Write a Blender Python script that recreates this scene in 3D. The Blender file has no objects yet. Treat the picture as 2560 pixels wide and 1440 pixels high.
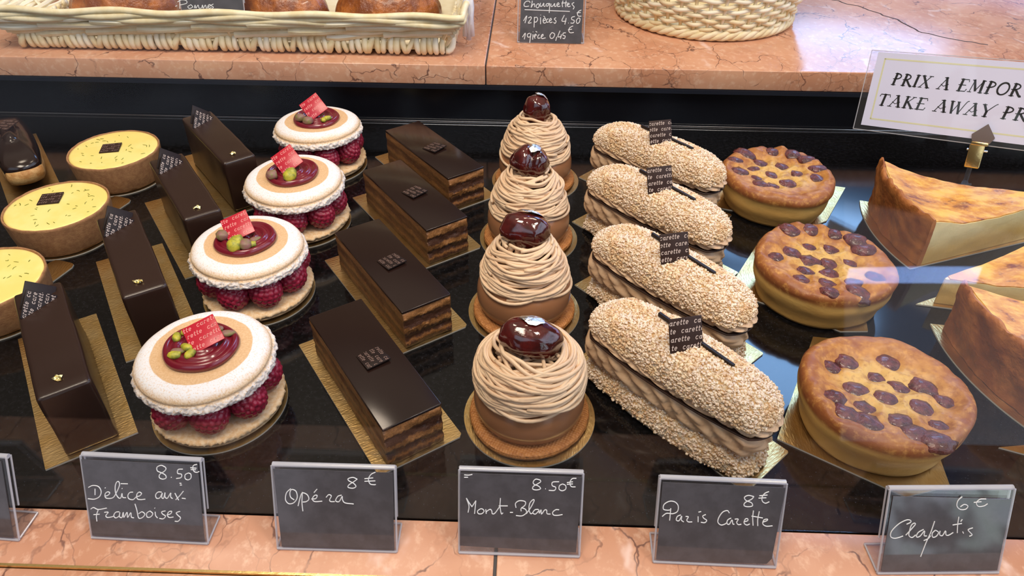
import bpy, bmesh, math, random
import numpy as np
from mathutils import Vector, Matrix, noise

PI = math.pi
SC = bpy.context.scene
COL = SC.collection
RAD = math.radians

# ---------------------------------------------------------------- camera
cam_d = bpy.data.cameras.new('camera')
cam_d.sensor_width = 36.0
cam_d.lens = 1802.0 / 2560.0 * 36.0
cam_d.clip_start = 0.01
cam_d.clip_end = 50
cam = bpy.data.objects.new('camera', cam_d)
COL.objects.link(cam)
yaw, pitch, roll = RAD(-1.413), RAD(37.998), RAD(-0.578)
fw = Vector((math.sin(yaw)*math.cos(pitch), math.cos(yaw)*math.cos(pitch), -math.sin(pitch)))
rt = Vector((math.cos(yaw), -math.sin(yaw), 0))
dn = fw.cross(rt)
rt2 = rt*math.cos(roll) + dn*math.sin(roll)
dn2 = dn*math.cos(roll) - rt*math.sin(roll)
m = Matrix((rt2, -dn2, -fw)).transposed().to_4x4()
m.translation = Vector((0, 0, 0.332))
cam.matrix_world = m
SC.camera = cam

# ---------------------------------------------------------------- view, world, lights
SC.view_settings.view_transform = 'Standard'
SC.view_settings.look = 'None'
SC.view_settings.exposure = -0.1
SC.view_settings.gamma = 1.0
SC.view_settings.use_curve_mapping = False
SC.cycles.max_bounces = 10
SC.cycles.transparent_max_bounces = 16
SC.cycles.caustics_reflective = False
SC.cycles.caustics_refractive = False
SC.cycles.sample_clamp_indirect = 4.0


def lin(r, g, b):
    f = lambda c: (c/255/12.92) if c/255 <= 0.04045 else ((c/255+0.055)/1.055)**2.4
    return (f(r), f(g), f(b), 1.0)


class NT:
    """small helper for node trees"""
    def __init__(s, nt):
        s.t = nt
    def n(s, kind, **kw):
        o = s.t.nodes.new(kind)
        ins = kw.pop('ins', {})
        for k, v in kw.items():
            setattr(o, k, v)
        for k, v in ins.items():
            s.put(o.inputs[k], v)
        return o
    def put(s, sock, v):
        if isinstance(v, bpy.types.NodeSocket):
            s.t.links.new(v, sock)
        else:
            sock.default_value = v
    def math(s, op, a, b=None, c=None, clamp=False):
        o = s.n('ShaderNodeMath', operation=op, use_clamp=clamp)
        for i, v in enumerate((a, b, c)):
            if v is not None:
                s.put(o.inputs[i], v)
        return o.outputs[0]
    def rng(s, v, a, b, c=0.0, d=1.0, smooth=True):
        o = s.n('ShaderNodeMapRange', interpolation_type='SMOOTHSTEP' if smooth else 'LINEAR')
        for i, x in enumerate((v, a, b, c, d)):
            s.put(o.inputs[i], x)
        return o.outputs[0]
    def mix(s, f, a, b, blend='MIX'):
        o = s.n('ShaderNodeMix', data_type='RGBA', blend_type=blend)
        s.put(o.inputs[0], f); s.put(o.inputs[6], a); s.put(o.inputs[7], b)
        return o.outputs[2]
    def noise(s, vec, scale, detail=3.0, rough=0.55, dist=0.0):
        o = s.n('ShaderNodeTexNoise')
        s.put(o.inputs['Vector'], vec)
        o.inputs['Scale'].default_value = scale
        o.inputs['Detail'].default_value = detail
        o.inputs['Roughness'].default_value = rough
        o.inputs['Distortion'].default_value = dist
        return o.outputs['Fac'], o.outputs['Color']
    def band(s, v, lo, hi, soft):
        return s.math('MULTIPLY', s.rng(v, lo-soft, lo+soft), s.rng(v, hi-soft, hi+soft, 1.0, 0.0))


def build_world():
    w = bpy.data.worlds.new('shop_and_street')
    SC.world = w
    w.use_nodes = True
    t = NT(w.node_tree)
    t.t.nodes.clear()
    geo = t.n('ShaderNodeTexCoord')
    sep = t.n('ShaderNodeSeparateXYZ', ins={0: geo.outputs['Generated']})
    x, y, z = sep.outputs
    el = t.math('MULTIPLY', t.math('ARCSINE', z), 180/PI)
    az = t.math('MULTIPLY', t.math('ARCTAN2', x, y), 180/PI)       # 0 = into the shop, +90 = to the right, 180 = the street
    nf, ncol = t.noise(geo.outputs['Generated'], 5.0, 3)
    base = t.mix(t.rng(el, -25, 35), (0.035, 0.028, 0.024, 1), (W_UP[0], W_UP[1], W_UP[2], 1))
    base = t.mix(t.rng(el, 32, 54), base, (W_TOP[0], W_TOP[1], W_TOP[2], 1))
    def add(col, mask, c, k):
        return t.mix(mask, col, (c[0]*k, c[1]*k, c[2]*k, 1))
    mul = lambda *a: a[0] if len(a) == 1 else t.math('MULTIPLY', a[0], mul(*a[1:]))
    # daylight through the glazing deeper in the shop, to the right, with mullions
    mull = t.math('GREATER_THAN', t.math('ABSOLUTE', t.math('SUBTRACT', t.math('FRACT', t.math('DIVIDE', az, 13.0)), 0.5)), 0.05)
    m1 = mul(t.band(az, 15.5, 62, 1.6), t.band(el, 4, 21, 1.2), t.rng(mull, 0.0, 1.0, 0.75, 1.0))
    col = add(base, m1, (0.52, 0.56, 1.0), K_WIN)
    nfp, _ = t.noise(geo.outputs['Generated'], 8.0, 2, 0.5, 0.8)
    m1d = mul(t.band(az, 9, 44, 2.0), t.band(el, 25, 51, 2.0))
    col = add(col, m1d, (0.30, 0.42, 0.85), 0.40)
    m1c = mul(t.band(az, 17.5, 32, 0.7), t.band(el, 28.5, 44, 0.7), t.math('GREATER_THAN', t.math('ABSOLUTE', t.math('SUBTRACT', el, 34.2)), 0.9), t.rng(nfp, 0.36, 0.44, 0.25, 1.0))
    col = add(col, m1c, (0.30, 0.56, 1.0), K_PANE)
    m1b = mul(t.band(az, -40, 3, 6.0), t.band(el, 12, 34, 5.0))
    col = add(col, m1b, (1.0, 0.72, 0.5), 0.2)
    # street daylight, right and behind the viewer
    m2 = mul(t.band(az, 72, 138, 6.0), t.band(el, 4, 46, 4.0), t.rng(nf, 0.30, 0.55, 0.35, 1.0))
    col = add(col, m2, (0.70, 0.80, 1.0), K_ST)
    # parasols and shop fronts across the street
    nf2, nc2 = t.noise(geo.outputs['Generated'], 20.0, 2, 0.5, 1.0)
    m3 = mul(t.band(az, 136, 152.5, 1.0), t.band(el, -13, 12, 1.5), t.rng(nf2, 0.46, 0.56))
    col = t.mix(m3, col, t.mix(0.5, nc2, (0.62, 0.85, 0.95, 1)))
    col = t.mix(m3, col, t.mix(1.0, (3.2, 3.2, 3.2, 1), t.mix(0.35, (0.62, 0.85, 0.95, 1), nc2), 'MULTIPLY'))
    m7 = mul(t.rng(az, -140, -136, 1.0, 0.0), t.rng(az, -166, -162), t.band(el, -14, 2, 2.0))  # faint band added to give the left price cards a grey sheen
    col = add(col, m7, (0.6, 0.63, 0.75), 1.0)
    # glowing patches added for the haze and blue streak mirrored in the glass
    edge_ = t.math('ADD', 160.1, t.math('MULTIPLY', el, 0.255))
    m4 = mul(t.rng(t.math('SUBTRACT', edge_, az), -0.15, 0.15), t.rng(az, 90, 96), t.band(el, -70, -18.8, 0.25))
    col = add(col, m4, (0.52, 0.55, 0.66), 2.2)
    elp = t.math('SUBTRACT', t.math('ADD', el, t.math('MULTIPLY', az, 0.245)), 13.67)
    m5 = mul(t.band(az, 145.4, 153.8, 0.12), t.band(elp, -0.58, 0.58, 0.12))
    col = add(col, m5, (0.32, 0.50, 1.0), 26.0)
    # rest of the street
    m6 = mul(t.math('MAXIMUM', t.rng(az, 160, 170), t.rng(az, -150, -140, 1.0, 0.0)), t.band(el, 20, 50, 6.0))
    col = add(col, m6, (0.72, 0.83, 1.0), 1.6)
    bg = t.n('ShaderNodeBackground', ins={0: col, 1: 1.0})
    out = t.n('ShaderNodeOutputWorld')
    t.t.links.new(bg.outputs[0], out.inputs[0])


W_UP = (0.12, 0.10, 0.085)
W_TOP = (0.50, 0.42, 0.34)
K_WIN = 2.6
K_PANE = 13.0
K_ST = 2.6
build_world()


def area(name, loc, target, sx, sy, watts, col):
    d = bpy.data.lights.new(name, 'AREA')
    d.shape = 'RECTANGLE'; d.size = sx; d.size_y = sy
    d.energy = watts; d.color = col
    o = bpy.data.objects.new(name, d)
    COL.objects.link(o)
    o.location = loc
    o.rotation_euler = (Vector(target)-Vector(loc)).to_track_quat('-Z', 'Y').to_euler()
    return o


# warm ceiling lamps of the shop, seen only by what they light
area('ceiling_lamp', (-0.15, 0.05, 1.15), (0.0, 0.42, 0.0), 0.5, 0.35, 11.0, (1.0, 0.86, 0.70))
area('ceiling_lamp', (0.55, 0.10, 1.25), (0.1, 0.45, 0.0), 0.18, 0.18, 5.0, (1.0, 0.88, 0.74))
area('ceiling_lamp', (-0.45, 0.75, 1.3), (-0.2, 0.65, 0.06), 0.2, 0.2, 2.2, (1.0, 0.82, 0.64))
area('ceiling_lamp', (0.30, 0.85, 1.3), (0.2, 0.65, 0.06), 0.2, 0.2, 1.6, (1.0, 0.82, 0.64))

# ---------------------------------------------------------------- materials
MATS = {}


def newmat(name):
    mt = bpy.data.materials.new(name)
    mt.use_nodes = True
    t = NT(mt.node_tree)
    bsdf = mt.node_tree.nodes['Principled BSDF']
    MATS[name] = mt
    return mt, t, bsdf


def pmat(name, col, rough=0.5, metal=0.0, col2=None, nscale=60.0, nrange=(0.35, 0.65), bump=None, coat=0.0, spec=0.5, sss=0.0, island=None, trans=0.0, ior=1.5):
    mt, t, b = newmat(name)
    tc = t.n('ShaderNodeTexCoord').outputs['Object']
    c = col
    if col2:
        f, _ = t.noise(tc, nscale, 4, 0.6)
        c = t.mix(t.rng(f, nrange[0], nrange[1]), col, col2)
    if island:
        g = t.n('ShaderNodeNewGeometry')
        c = t.mix(t.rng(g.outputs['Random Per Island'], island[1], island[2]), c, island[0])
    t.put(b.inputs['Base Color'], c)
    b.inputs['Roughness'].default_value = rough
    b.inputs['Metallic'].default_value = metal
    b.inputs['Coat Weight'].default_value = coat
    b.inputs['Coat Roughness'].default_value = 0.05
    b.inputs['Specular IOR Level'].default_value = spec
    b.inputs['IOR'].default_value = ior
    b.inputs['Transmission Weight'].default_value = trans
    if sss:
        b.inputs['Subsurface Weight'].default_value = sss
        b.inputs['Subsurface Radius'].default_value = (0.004, 0.0022, 0.0012)
    if bump:
        f2, _ = t.noise(tc, bump[0], 4, 0.6)
        bp = t.n('ShaderNodeBump', ins={'Strength': bump[1], 'Distance': bump[2], 'Height': f2})
        t.t.links.new(bp.outputs[0], b.inputs['Normal'])
    return mt


def marble_mat(name, seed, ca, cb, cl, rough=0.16):
    mt, t, b = newmat(name)
    tc = t.n('ShaderNodeTexCoord').outputs['Object']
    mp = t.n('ShaderNodeMapping', ins={0: tc, 'Location': (seed, seed*0.7, seed*1.3), 'Rotation': (0.3, 0.2, 0.5), 'Scale': (1.0, 0.75, 1.0)}).outputs[0]
    _, nc = t.noise(mp, 14, 4, 0.6)
    off = t.n('ShaderNodeVectorMath', operation='SCALE', ins={0: t.n('ShaderNodeVectorMath', operation='SUBTRACT', ins={0: nc, 1: (0.5, 0.5, 0.5)}).outputs[0], 'Scale': 0.055}).outputs[0]
    wv = t.n('ShaderNodeVectorMath', operation='ADD', ins={0: mp, 1: off}).outputs[0]
    _, nc2 = t.noise(mp, 90, 3, 0.6)
    off2 = t.n('ShaderNodeVectorMath', operation='SCALE', ins={0: t.n('ShaderNodeVectorMath', operation='SUBTRACT', ins={0: nc2, 1: (0.5, 0.5, 0.5)}).outputs[0], 'Scale': 0.008}).outputs[0]
    wv = t.n('ShaderNodeVectorMath', operation='ADD', ins={0: wv, 1: off2}).outputs[0]
    f1, _ = t.noise(mp, 9, 4, 0.6)
    f2, _ = t.noise(mp, 160, 3, 0.65)
    c = t.mix(t.rng(f1, 0.35, 0.65), ca, cb)
    c = t.mix(t.rng(f2, 0.48, 0.72, 0.0, 0.65), c, cl)
    f3, _ = t.noise(mp, 35, 3, 0.6)
    v1 = t.n('ShaderNodeTexVoronoi', feature='DISTANCE_TO_EDGE', ins={'Vector': wv, 'Scale': 21.0}).outputs['Distance']
    v2 = t.n('ShaderNodeTexVoronoi', feature='DISTANCE_TO_EDGE', ins={'Vector': wv, 'Scale': 43.0}).outputs['Distance']
    g1 = t.math('MULTIPLY', t.rng(v1, 0.002, 0.016, 1.0, 0.0), t.rng(f3, 0.40, 0.58, 0.08, 0.85))
    g2 = t.math('MULTIPLY', t.rng(v2, 0.003, 0.03, 1.0, 0.0), t.rng(f1, 0.45, 0.62, 0.0, 0.40))
    c = t.mix(t.math('MAXIMUM', g1, g2), c, lin(96, 62, 56))
    v3 = t.n('ShaderNodeTexVoronoi', feature='DISTANCE_TO_EDGE', ins={'Vector': wv, 'Scale': 6.0}).outputs['Distance']
    c = t.mix(t.math('MULTIPLY', t.rng(v3, 0.0, 0.03, 1.0, 0.0), t.rng(f3, 0.5, 0.65, 0.0, 0.7)), c, lin(232, 205, 195))
    t.put(b.inputs['Base Color'], c)
    b.inputs['Roughness'].default_value = rough
    b.inputs['Specular IOR Level'].default_value = 0.5
    return mt


MARBLE = marble_mat('pink_marble', 0.31, lin(214, 162, 130), lin(196, 138, 106), lin(226, 186, 158))
MARBLE2 = marble_mat('pink_marble_front', 2.7, lin(200, 150, 122), lin(182, 130, 102), lin(218, 178, 152), 0.27)

def granite():
    mt, t, b = newmat('black_granite')
    tc = t.n('ShaderNodeTexCoord').outputs['Object']
    v = t.n('ShaderNodeTexVoronoi', ins={'Vector': tc, 'Scale': 900.0})
    f, _ = t.noise(tc, 300, 3, 0.7)
    r = t.n('ShaderNodeSeparateColor', ins={0: v.outputs['Color']}).outputs[0]
    m = t.math('MULTIPLY', t.rng(r, 0.86, 0.97), t.rng(v.outputs['Distance'], 0.2, 0.45, 1.0, 0.0))
    c = t.mix(t.rng(f, 0.45, 0.7), (0.0030, 0.0028, 0.0030, 1), (0.009, 0.0085, 0.010, 1))
    c = t.mix(t.math('MULTIPLY', m, 0.25), c, (0.07, 0.08, 0.11, 1))
    t.put(b.inputs['Base Color'], c)
    b.inputs['Roughness'].default_value = 0.09
    b.inputs['Specular IOR Level'].default_value = 0.5
    return mt


GRANITE = granite()
BLACK = pmat('black_lacquer', (0.004, 0.0045, 0.007, 1), 0.22)
DARKTRIM = pmat('dark_trim', (0.012, 0.015, 0.024, 1), 0.3)
JOINT = pmat('joint_filler', (0.05, 0.045, 0.045, 1), 0.6)
STEEL = pmat('steel', (0.55, 0.56, 0.6, 1), 0.22, 1.0)
BRASS = pmat('brass', (0.85, 0.62, 0.26, 1), 0.2, 1.0, bump=(300, 0.15, 0.0005))


def foil(name, col, rough, tint=None):
    mt, t, b = newmat(name)
    tc = t.n('ShaderNodeTexCoord').outputs['Object']
    mp = t.n('ShaderNodeMapping', ins={0: tc, 'Scale': (1.0, 0.28, 1.0), 'Rotation': (0, 0, 0.25)}).outputs[0]
    f, _ = t.noise(mp, 850, 2, 0.5)
    f2, _ = t.noise(tc, 60, 2, 0.5)
    t.put(b.inputs['Base Color'], t.mix(t.rng(f2, 0.3, 0.7), col, tint or col))
    b.inputs['Metallic'].default_value = 1.0
    b.inputs['Roughness'].default_value = rough
    bp = t.n('ShaderNodeBump', ins={'Strength': 0.35, 'Distance': 0.0006, 'Height': f})
    t.t.links.new(bp.outputs[0], b.inputs['Normal'])
    return mt


GOLD = foil('gold_foil', (0.88, 0.64, 0.30, 1), 0.30, (0.82, 0.54, 0.20, 1))
GOLDLEAF = pmat('gold_leaf', (0.95, 0.80, 0.38, 1), 0.28, 1.0, bump=(900, 0.5, 0.0005))
SILVERLEAF = pmat('silver_leaf', (0.93, 0.93, 0.92, 1), 0.18, 1.0, bump=(700, 0.6, 0.0008))
CARDEDGE = pmat('card_edge', lin(196, 190, 178), 0.5)


def glassy(name, tint, rough, ior, haze=0.0):
    mt, t, b = newmat(name)
    t.t.nodes.remove(b)
    out = [n for n in t.t.nodes if n.type == 'OUTPUT_MATERIAL'][0]
    tr = t.n('ShaderNodeBsdfTransparent', ins={0: tint})
    gl = t.n('ShaderNodeBsdfGlossy', ins={0: (1, 1, 1, 1), 'Roughness': rough})
    bf = t.n('ShaderNodeNewGeometry').outputs['Backfacing']
    fr = t.n('ShaderNodeFresnel', ins={0: t.rng(bf, 0.0, 1.0, ior, 1.0/ior, False)})
    mx = t.n('ShaderNodeMixShader')
    t.t.links.new(fr.outputs[0], mx.inputs[0]); t.t.links.new(tr.outputs[0], mx.inputs[1]); t.t.links.new(gl.outputs[0], mx.inputs[2])
    last = mx
    if haze:
        df = t.n('ShaderNodeBsdfDiffuse', ins={0: (0.85, 0.86, 0.92, 1)})
        m2 = t.n('ShaderNodeMixShader', ins={0: haze})
        t.t.links.new(mx.outputs[0], m2.inputs[1]); t.t.links.new(df.outputs[0], m2.inputs[2])
        last = m2
    t.t.links.new(last.outputs[0], out.inputs[0])
    return mt


GLASS = glassy('clear_glass', (0.985, 0.99, 0.99, 1), 0.0, 1.20)
ACRYL = glassy('clear_acrylic', (0.96, 0.955, 0.965, 1), 0.015, 1.49, 0.012)
ACRYL_EDGE = glassy('acrylic_edge', (0.80, 0.79, 0.82, 1), 0.08, 1.6, 0.34)
SLATE = pmat('slate_card', lin(62, 60, 64), 0.5, col2=lin(74, 72, 77), nscale=90, coat=1.0)
CHALK = pmat('chalk_ink', lin(214, 218, 222), 0.7)
PAPER = pmat('sign_paper', lin(208, 210, 238), 0.5)  # white paper, with the cool daylight tint put into its colour
SIGNGOLD = pmat('sign_border', lin(206, 206, 172), 0.5)
INK = pmat('black_ink', (0.006, 0.006, 0.008, 1), 0.5)

GLAZE = pmat('dark_chocolate_glaze', (0.016, 0.0072, 0.0055, 1), 0.16, spec=0.5)
GLAZE2 = pmat('satin_chocolate_glaze', (0.027, 0.0120, 0.0080, 1), 0.28, spec=0.5, bump=(25, 0.06, 0.002))
PLAQUE = pmat('chocolate_plaque', (0.014, 0.0066, 0.0052, 1), 0.45, spec=0.3)
PLAQUE_BR = pmat('brown_chocolate_plaque', (0.030, 0.0125, 0.008, 1), 0.5, spec=0.3)
PRINT = pmat('cocoa_butter_print', lin(206, 186, 176), 0.6)
PRINT_DIM = pmat('dull_cocoa_print', lin(128, 102, 92), 0.6)
REDPL = pmat('red_plaque', lin(182, 24, 46), 0.3)
REDPRINT = pmat('pale_print_on_red', lin(228, 150, 144), 0.6)
COULIS = pmat('raspberry_coulis', (0.165, 0.007, 0.018, 1), 0.2, coat=0.25, spec=0.5)
RASP = pmat('raspberry_skin', (0.31, 0.016, 0.044, 1), 0.32, col2=(0.22, 0.009, 0.028, 1), nscale=200, sss=0.08)
PIST = pmat('pistachio', lin(190, 178, 52), 0.45, col2=lin(120, 128, 46), nscale=220, bump=(500, 0.4, 0.0006))
PISTSKIN = pmat('pistachio_skin', lin(140, 96, 92), 0.5, col2=lin(120, 116, 60), nscale=260, bump=(500, 0.4, 0.0006))
MILK = pmat('milk_chocolate_dome', (0.345, 0.155, 0.072, 1), 0.24, spec=0.5)
VERMI = pmat('chestnut_cream', lin(228, 198, 164), 0.42, col2=lin(216, 182, 148), nscale=40, sss=0.12)
BISC = None
CHESTNUT = pmat('candied_chestnut', (0.085, 0.0060, 0.0050, 1), 0.07, col2=(0.034, 0.0030, 0.0028, 1), nscale=90, coat=1.0, bump=(140, 0.25, 0.0012))
CHERRY = pmat('baked_cherry', lin(110, 54, 54), 0.25, col2=lin(66, 30, 34), nscale=160, coat=0.3, bump=(420, 0.8, 0.0016))
NIB = None
CHOUX = pmat('choux_pastry', lin(204, 160, 100), 0.6, col2=lin(172, 116, 56), nscale=120, bump=(420, 0.5, 0.0012))
CREAM = pmat('praline_cream', lin(210, 178, 144), 0.42, col2=lin(198, 162, 126), nscale=120, sss=0.1)
LIME = pmat('lime_cream', lin(246, 228, 142), 0.22, col2=lin(242, 219, 124), nscale=45, sss=0.1)
ZEST = pmat('lime_zest', lin(120, 128, 40), 0.5)
CRUST = pmat('shortcrust', lin(170, 124, 82), 0.65, col2=lin(152, 106, 70), nscale=300, bump=(900, 0.4, 0.0006))
WICKER = pmat('peeled_willow', lin(238, 226, 190), 0.42, col2=lin(226, 208, 162), nscale=70, island=(lin(242, 236, 214), 0.3, 1.0))
WICKER_GREY = pmat('white_willow', lin(224, 224, 232), 0.4, col2=lin(206, 206, 220), nscale=70)
TURNOVER = pmat('baked_puff', lin(176, 104, 44), 0.3, col2=lin(120, 62, 26), nscale=55, bump=(160, 0.8, 0.003), coat=0.2)


def radial_mat(name, fn, rough=0.6, bump=None, sss=0.0, coat=0.0):
    mt, t, b = newmat(name)
    tc = t.n('ShaderNodeTexCoord').outputs['Object']
    sep = t.n('ShaderNodeSeparateXYZ', ins={0: tc})
    r = t.math('SQRT', t.math('ADD', t.math('POWER', sep.outputs[0], 2.0), t.math('POWER', sep.outputs[1], 2.0)))
    t.put(b.inputs['Base Color'], fn(t, tc, r, sep.outputs[2]))
    b.inputs['Roughness'].default_value = rough
    b.inputs['Coat Weight'].default_value = coat
    if sss:
        b.inputs['Subsurface Weight'].default_value = sss
        b.inputs['Subsurface Radius'].default_value = (0.004, 0.0022, 0.0012)
    if bump:
        f2, _ = t.noise(tc, bump[0], 4, 0.65)
        bp = t.n('ShaderNodeBump', ins={'Strength': bump[1], 'Distance': bump[2], 'Height': f2})
        t.t.links.new(bp.outputs[0], b.inputs['Normal'])
    return mt


def _shell_top(t, tc, r, z):
    # icing sugar was sifted around a round stencil
    f, _ = t.noise(tc, 900, 2, 0.6)
    g, _ = t.noise(tc, 70, 3, 0.6)
    edge = t.rng(t.math('ADD', r, t.math('MULTIPLY', t.math('SUBTRACT', g, 0.5), 0.0022)), 0.0279, 0.0287)
    tan = t.mix(t.rng(f, 0.35, 0.65), lin(222, 184, 140), lin(212, 170, 124))
    body = t.mix(t.rng(f, 0.4, 0.6), lin(224, 186, 142), lin(238, 208, 172))
    hi = t.rng(t.math('ADD', z, t.math('MULTIPLY', t.math('SUBTRACT', g, 0.5), 0.003)), 0.0088, 0.0126)                      # sugar lies on the upper part only
    foot = t.rng(z, 0.0056, 0.0068, 1.0, 0.0)
    spk = t.rng(f, 0.30, 0.46)
    sug = t.math('MULTIPLY', t.math('MAXIMUM', hi, t.math('MULTIPLY', foot, 0.72)), t.math('MAXIMUM', spk, t.math('MULTIPLY', hi, 0.55)))
    return t.mix(edge, tan, t.mix(sug, body, lin(234, 231, 232)))


SHELL = radial_mat('sugared_macaron_shell', _shell_top, 0.7, (900, 0.5, 0.0007))
SHELLB = pmat('macaron_shell', lin(226, 184, 134), 0.7, col2=lin(238, 210, 172), nscale=400, bump=(600, 0.4, 0.0008))


def _biscuit(t, tc, r, z):
    f, _ = t.noise(tc, 500, 2, 0.6)
    return t.mix(t.rng(f, 0.35, 0.65), lin(186, 124, 66), lin(164, 104, 52))


def biscuit():
    mt = radial_mat('embossed_biscuit', _biscuit, 0.6)
    t = NT(mt.node_tree); b = mt.node_tree.nodes['Principled BSDF']
    tc = t.n('ShaderNodeTexCoord').outputs['Object']
    ck = t.n('ShaderNodeTexVoronoi', ins={'Vector': t.n('ShaderNodeMapping', ins={0: tc, 'Rotation': (0, 0, 0.4)}).outputs[0], 'Scale': 620.0, 'Randomness': 0.12})
    bp = t.n('ShaderNodeBump', ins={'Strength': 0.8, 'Distance': 0.0009, 'Height': ck.outputs['Distance']})
    t.t.links.new(bp.outputs[0], b.inputs['Normal'])
    return mt


BISC = biscuit()


def nibmat():
    mt, t, b = newmat('sugared_hazelnut_nibs')
    g = t.n('ShaderNodeNewGeometry')
    ri = g.outputs['Random Per Island']
    tc = t.n('ShaderNodeTexCoord').outputs['Object']
    c = t.mix(t.rng(ri, 0.0, 1.0, smooth=False), lin(190, 138, 78), lin(238, 212, 168))
    f, _ = t.noise(tc, 90, 3, 0.6)
    up = t.n('ShaderNodeSeparateXYZ', ins={0: t.n('ShaderNodeVectorTransform', vector_type='NORMAL', convert_from='WORLD', convert_to='OBJECT', ins={0: g.outputs['Normal']}).outputs[0]}).outputs[2]
    f2, _ = t.noise(tc, 1500, 2, 0.6)
    sug = t.math('MULTIPLY', t.math('MULTIPLY', t.rng(up, 0.15, 0.8), t.rng(f, 0.35, 0.55, 0.25, 1.0)), t.rng(f2, 0.3, 0.6, 0.5, 1.0))
    c = t.mix(t.math('MULTIPLY', sug, 0.68), c, lin(242, 238, 236))
    t.put(b.inputs['Base Color'], c)
    b.inputs['Roughness'].default_value = 0.5
    return mt


NIB = nibmat()


def _claf_top(t, tc, r, z):
    f, _ = t.noise(tc, 45, 4, 0.6)
    f2, _ = t.noise(tc, 260, 3, 0.6)
    k = t.math('ADD', r, t.math('MULTIPLY', t.math('SUBTRACT', f, 0.5), 0.030))
    c = t.mix(t.rng(k, 0.014, 0.034), lin(212, 172, 98), lin(184, 126, 62))
    c = t.mix(t.rng(k, 0.033, 0.050), c, lin(146, 86, 46))
    c = t.mix(t.rng(f2, 0.36, 0.50, 0.35, 0.0), c, lin(138, 74, 40))
    c = t.mix(t.rng(f2, 0.5, 0.75, 0.0, 0.5), c, lin(214, 160, 84))
    f4, _ = t.noise(tc, 90, 4, 0.65)
    c = t.mix(t.rng(f4, 0.50, 0.66, 0.0, 0.55), c, lin(140, 78, 42))
    f5, _ = t.noise(tc, 130, 4, 0.7)
    c = t.mix(t.rng(f5, 0.52, 0.70, 0.0, 0.32), c, lin(216, 160, 86))
    # flanks of the mould stay pale, paler lower down
    side = t.rng(z, 0.0205, 0.0255, 1.0, 0.0)
    flank = t.mix(t.rng(t.math('ADD', z, t.math('MULTIPLY', t.math('SUBTRACT', f, 0.5), 0.02)), 0.012, 0.032), lin(206, 160, 88), lin(216, 178, 104))
    return t.mix(t.math('MULTIPLY', side, t.rng(r, 0.037, 0.040)), c, flank)


CLAF = radial_mat('baked_custard', _claf_top, 0.45, (330, 0.3, 0.0009))


def _opera(t, tc, r, z):
    f, _ = t.noise(t.n('ShaderNodeMapping', ins={0: tc, 'Scale': (1, 1, 0.35)}).outputs[0], 120, 3, 0.6)
    fb, _ = t.noise(t.n('ShaderNodeMapping', ins={0: tc, 'Scale': (1, 1, 0.6)}).outputs[0], 420, 3, 0.7)
    zz = t.math('ADD', z, t.math('ADD', t.math('MULTIPLY', t.math('SUBTRACT', f, 0.5), 0.0062), t.math('MULTIPLY', t.math('SUBTRACT', fb, 0.5), 0.0038)))
    ramp = t.n('ShaderNodeValToRGB')
    t.put(ramp.inputs[0], t.math('DIVIDE', zz, 0.031))
    cream, spo = lin(168, 116, 64), lin(74, 42, 24)
    stops = [(0.0, lin(52, 28, 18)), (0.10, lin(70, 38, 20)), (0.16, lin(150, 98, 48)), (0.22, spo), (0.36, lin(60, 34, 20)), (0.42, cream), (0.50, lin(156, 104, 54)), (0.55, spo), (0.74, lin(82, 48, 28)), (0.78, cream), (0.94, lin(160, 108, 60)), (1.0, lin(120, 76, 42))]
    e = ramp.color_ramp.elements
    e[0].position, e[0].color = stops[0]
    e[1].position, e[1].color = stops[-1]
    for p, c in stops[1:-1]:
        q = e.new(p); q.color = c
    g, _ = t.noise(tc, 700, 3, 0.7)
    c = t.mix(t.rng(g, 0.4, 0.7, 0.0, 0.45), ramp.outputs[0], lin(58, 32, 18))
    sp = t.n('ShaderNodeSeparateXYZ', ins={0: tc})
    flank = t.rng(t.math('ABSOLUTE', sp.outputs[1]), 0.0170, 0.0176)        # the knife smeared the long flanks
    h2, _ = t.noise(t.n('ShaderNodeMapping', ins={0: tc, 'Scale': (0.5, 1, 1.6)}).outputs[0], 90, 4, 0.6)
    smear = t.mix(t.rng(h2, 0.38, 0.62), lin(92, 58, 34), lin(128, 88, 50))
    return t.mix(t.math('MULTIPLY', flank, 0.62), c, smear)


OPERA = radial_mat('layered_coffee_sponge', _opera, 0.5, (900, 0.6, 0.0009))


def _flan(t, tc, r, z):
    f, _ = t.noise(t.n('ShaderNodeMapping', ins={0: tc, 'Scale': (1, 1.8, 1)}).outputs[0], 38, 4, 0.65, )
    g, _ = t.noise(tc, 300, 3, 0.6)
    c = t.mix(t.rng(f, 0.36, 0.56), lin(238, 190, 92), lin(206, 140, 56))
    c = t.mix(t.rng(f, 0.55, 0.68), c, lin(128, 66, 40))
    return t.mix(t.rng(g, 0.5, 0.75, 0.0, 0.3), c, lin(246, 214, 140))


FLANTOP = radial_mat('browned_flan_skin', _flan, 0.38, (160, 0.4, 0.0014))
def _custard(t, tc, r, z):
    f, _ = t.noise(tc, 60, 3, 0.6)
    k = t.math('ADD', z, t.math('MULTIPLY', t.math('SUBTRACT', f, 0.5), 0.012))
    return t.mix(t.rng(k, 0.008, 0.030), lin(214, 178, 108), lin(236, 222, 172))


CUSTARD = radial_mat('vanilla_custard', _custard, 0.42, (300, 0.25, 0.0009), sss=0.08)
FLANCRUST = pmat('flan_crust', lin(184, 118, 62), 0.5, col2=lin(150, 88, 46), nscale=60, bump=(200, 0.6, 0.0016))

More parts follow.
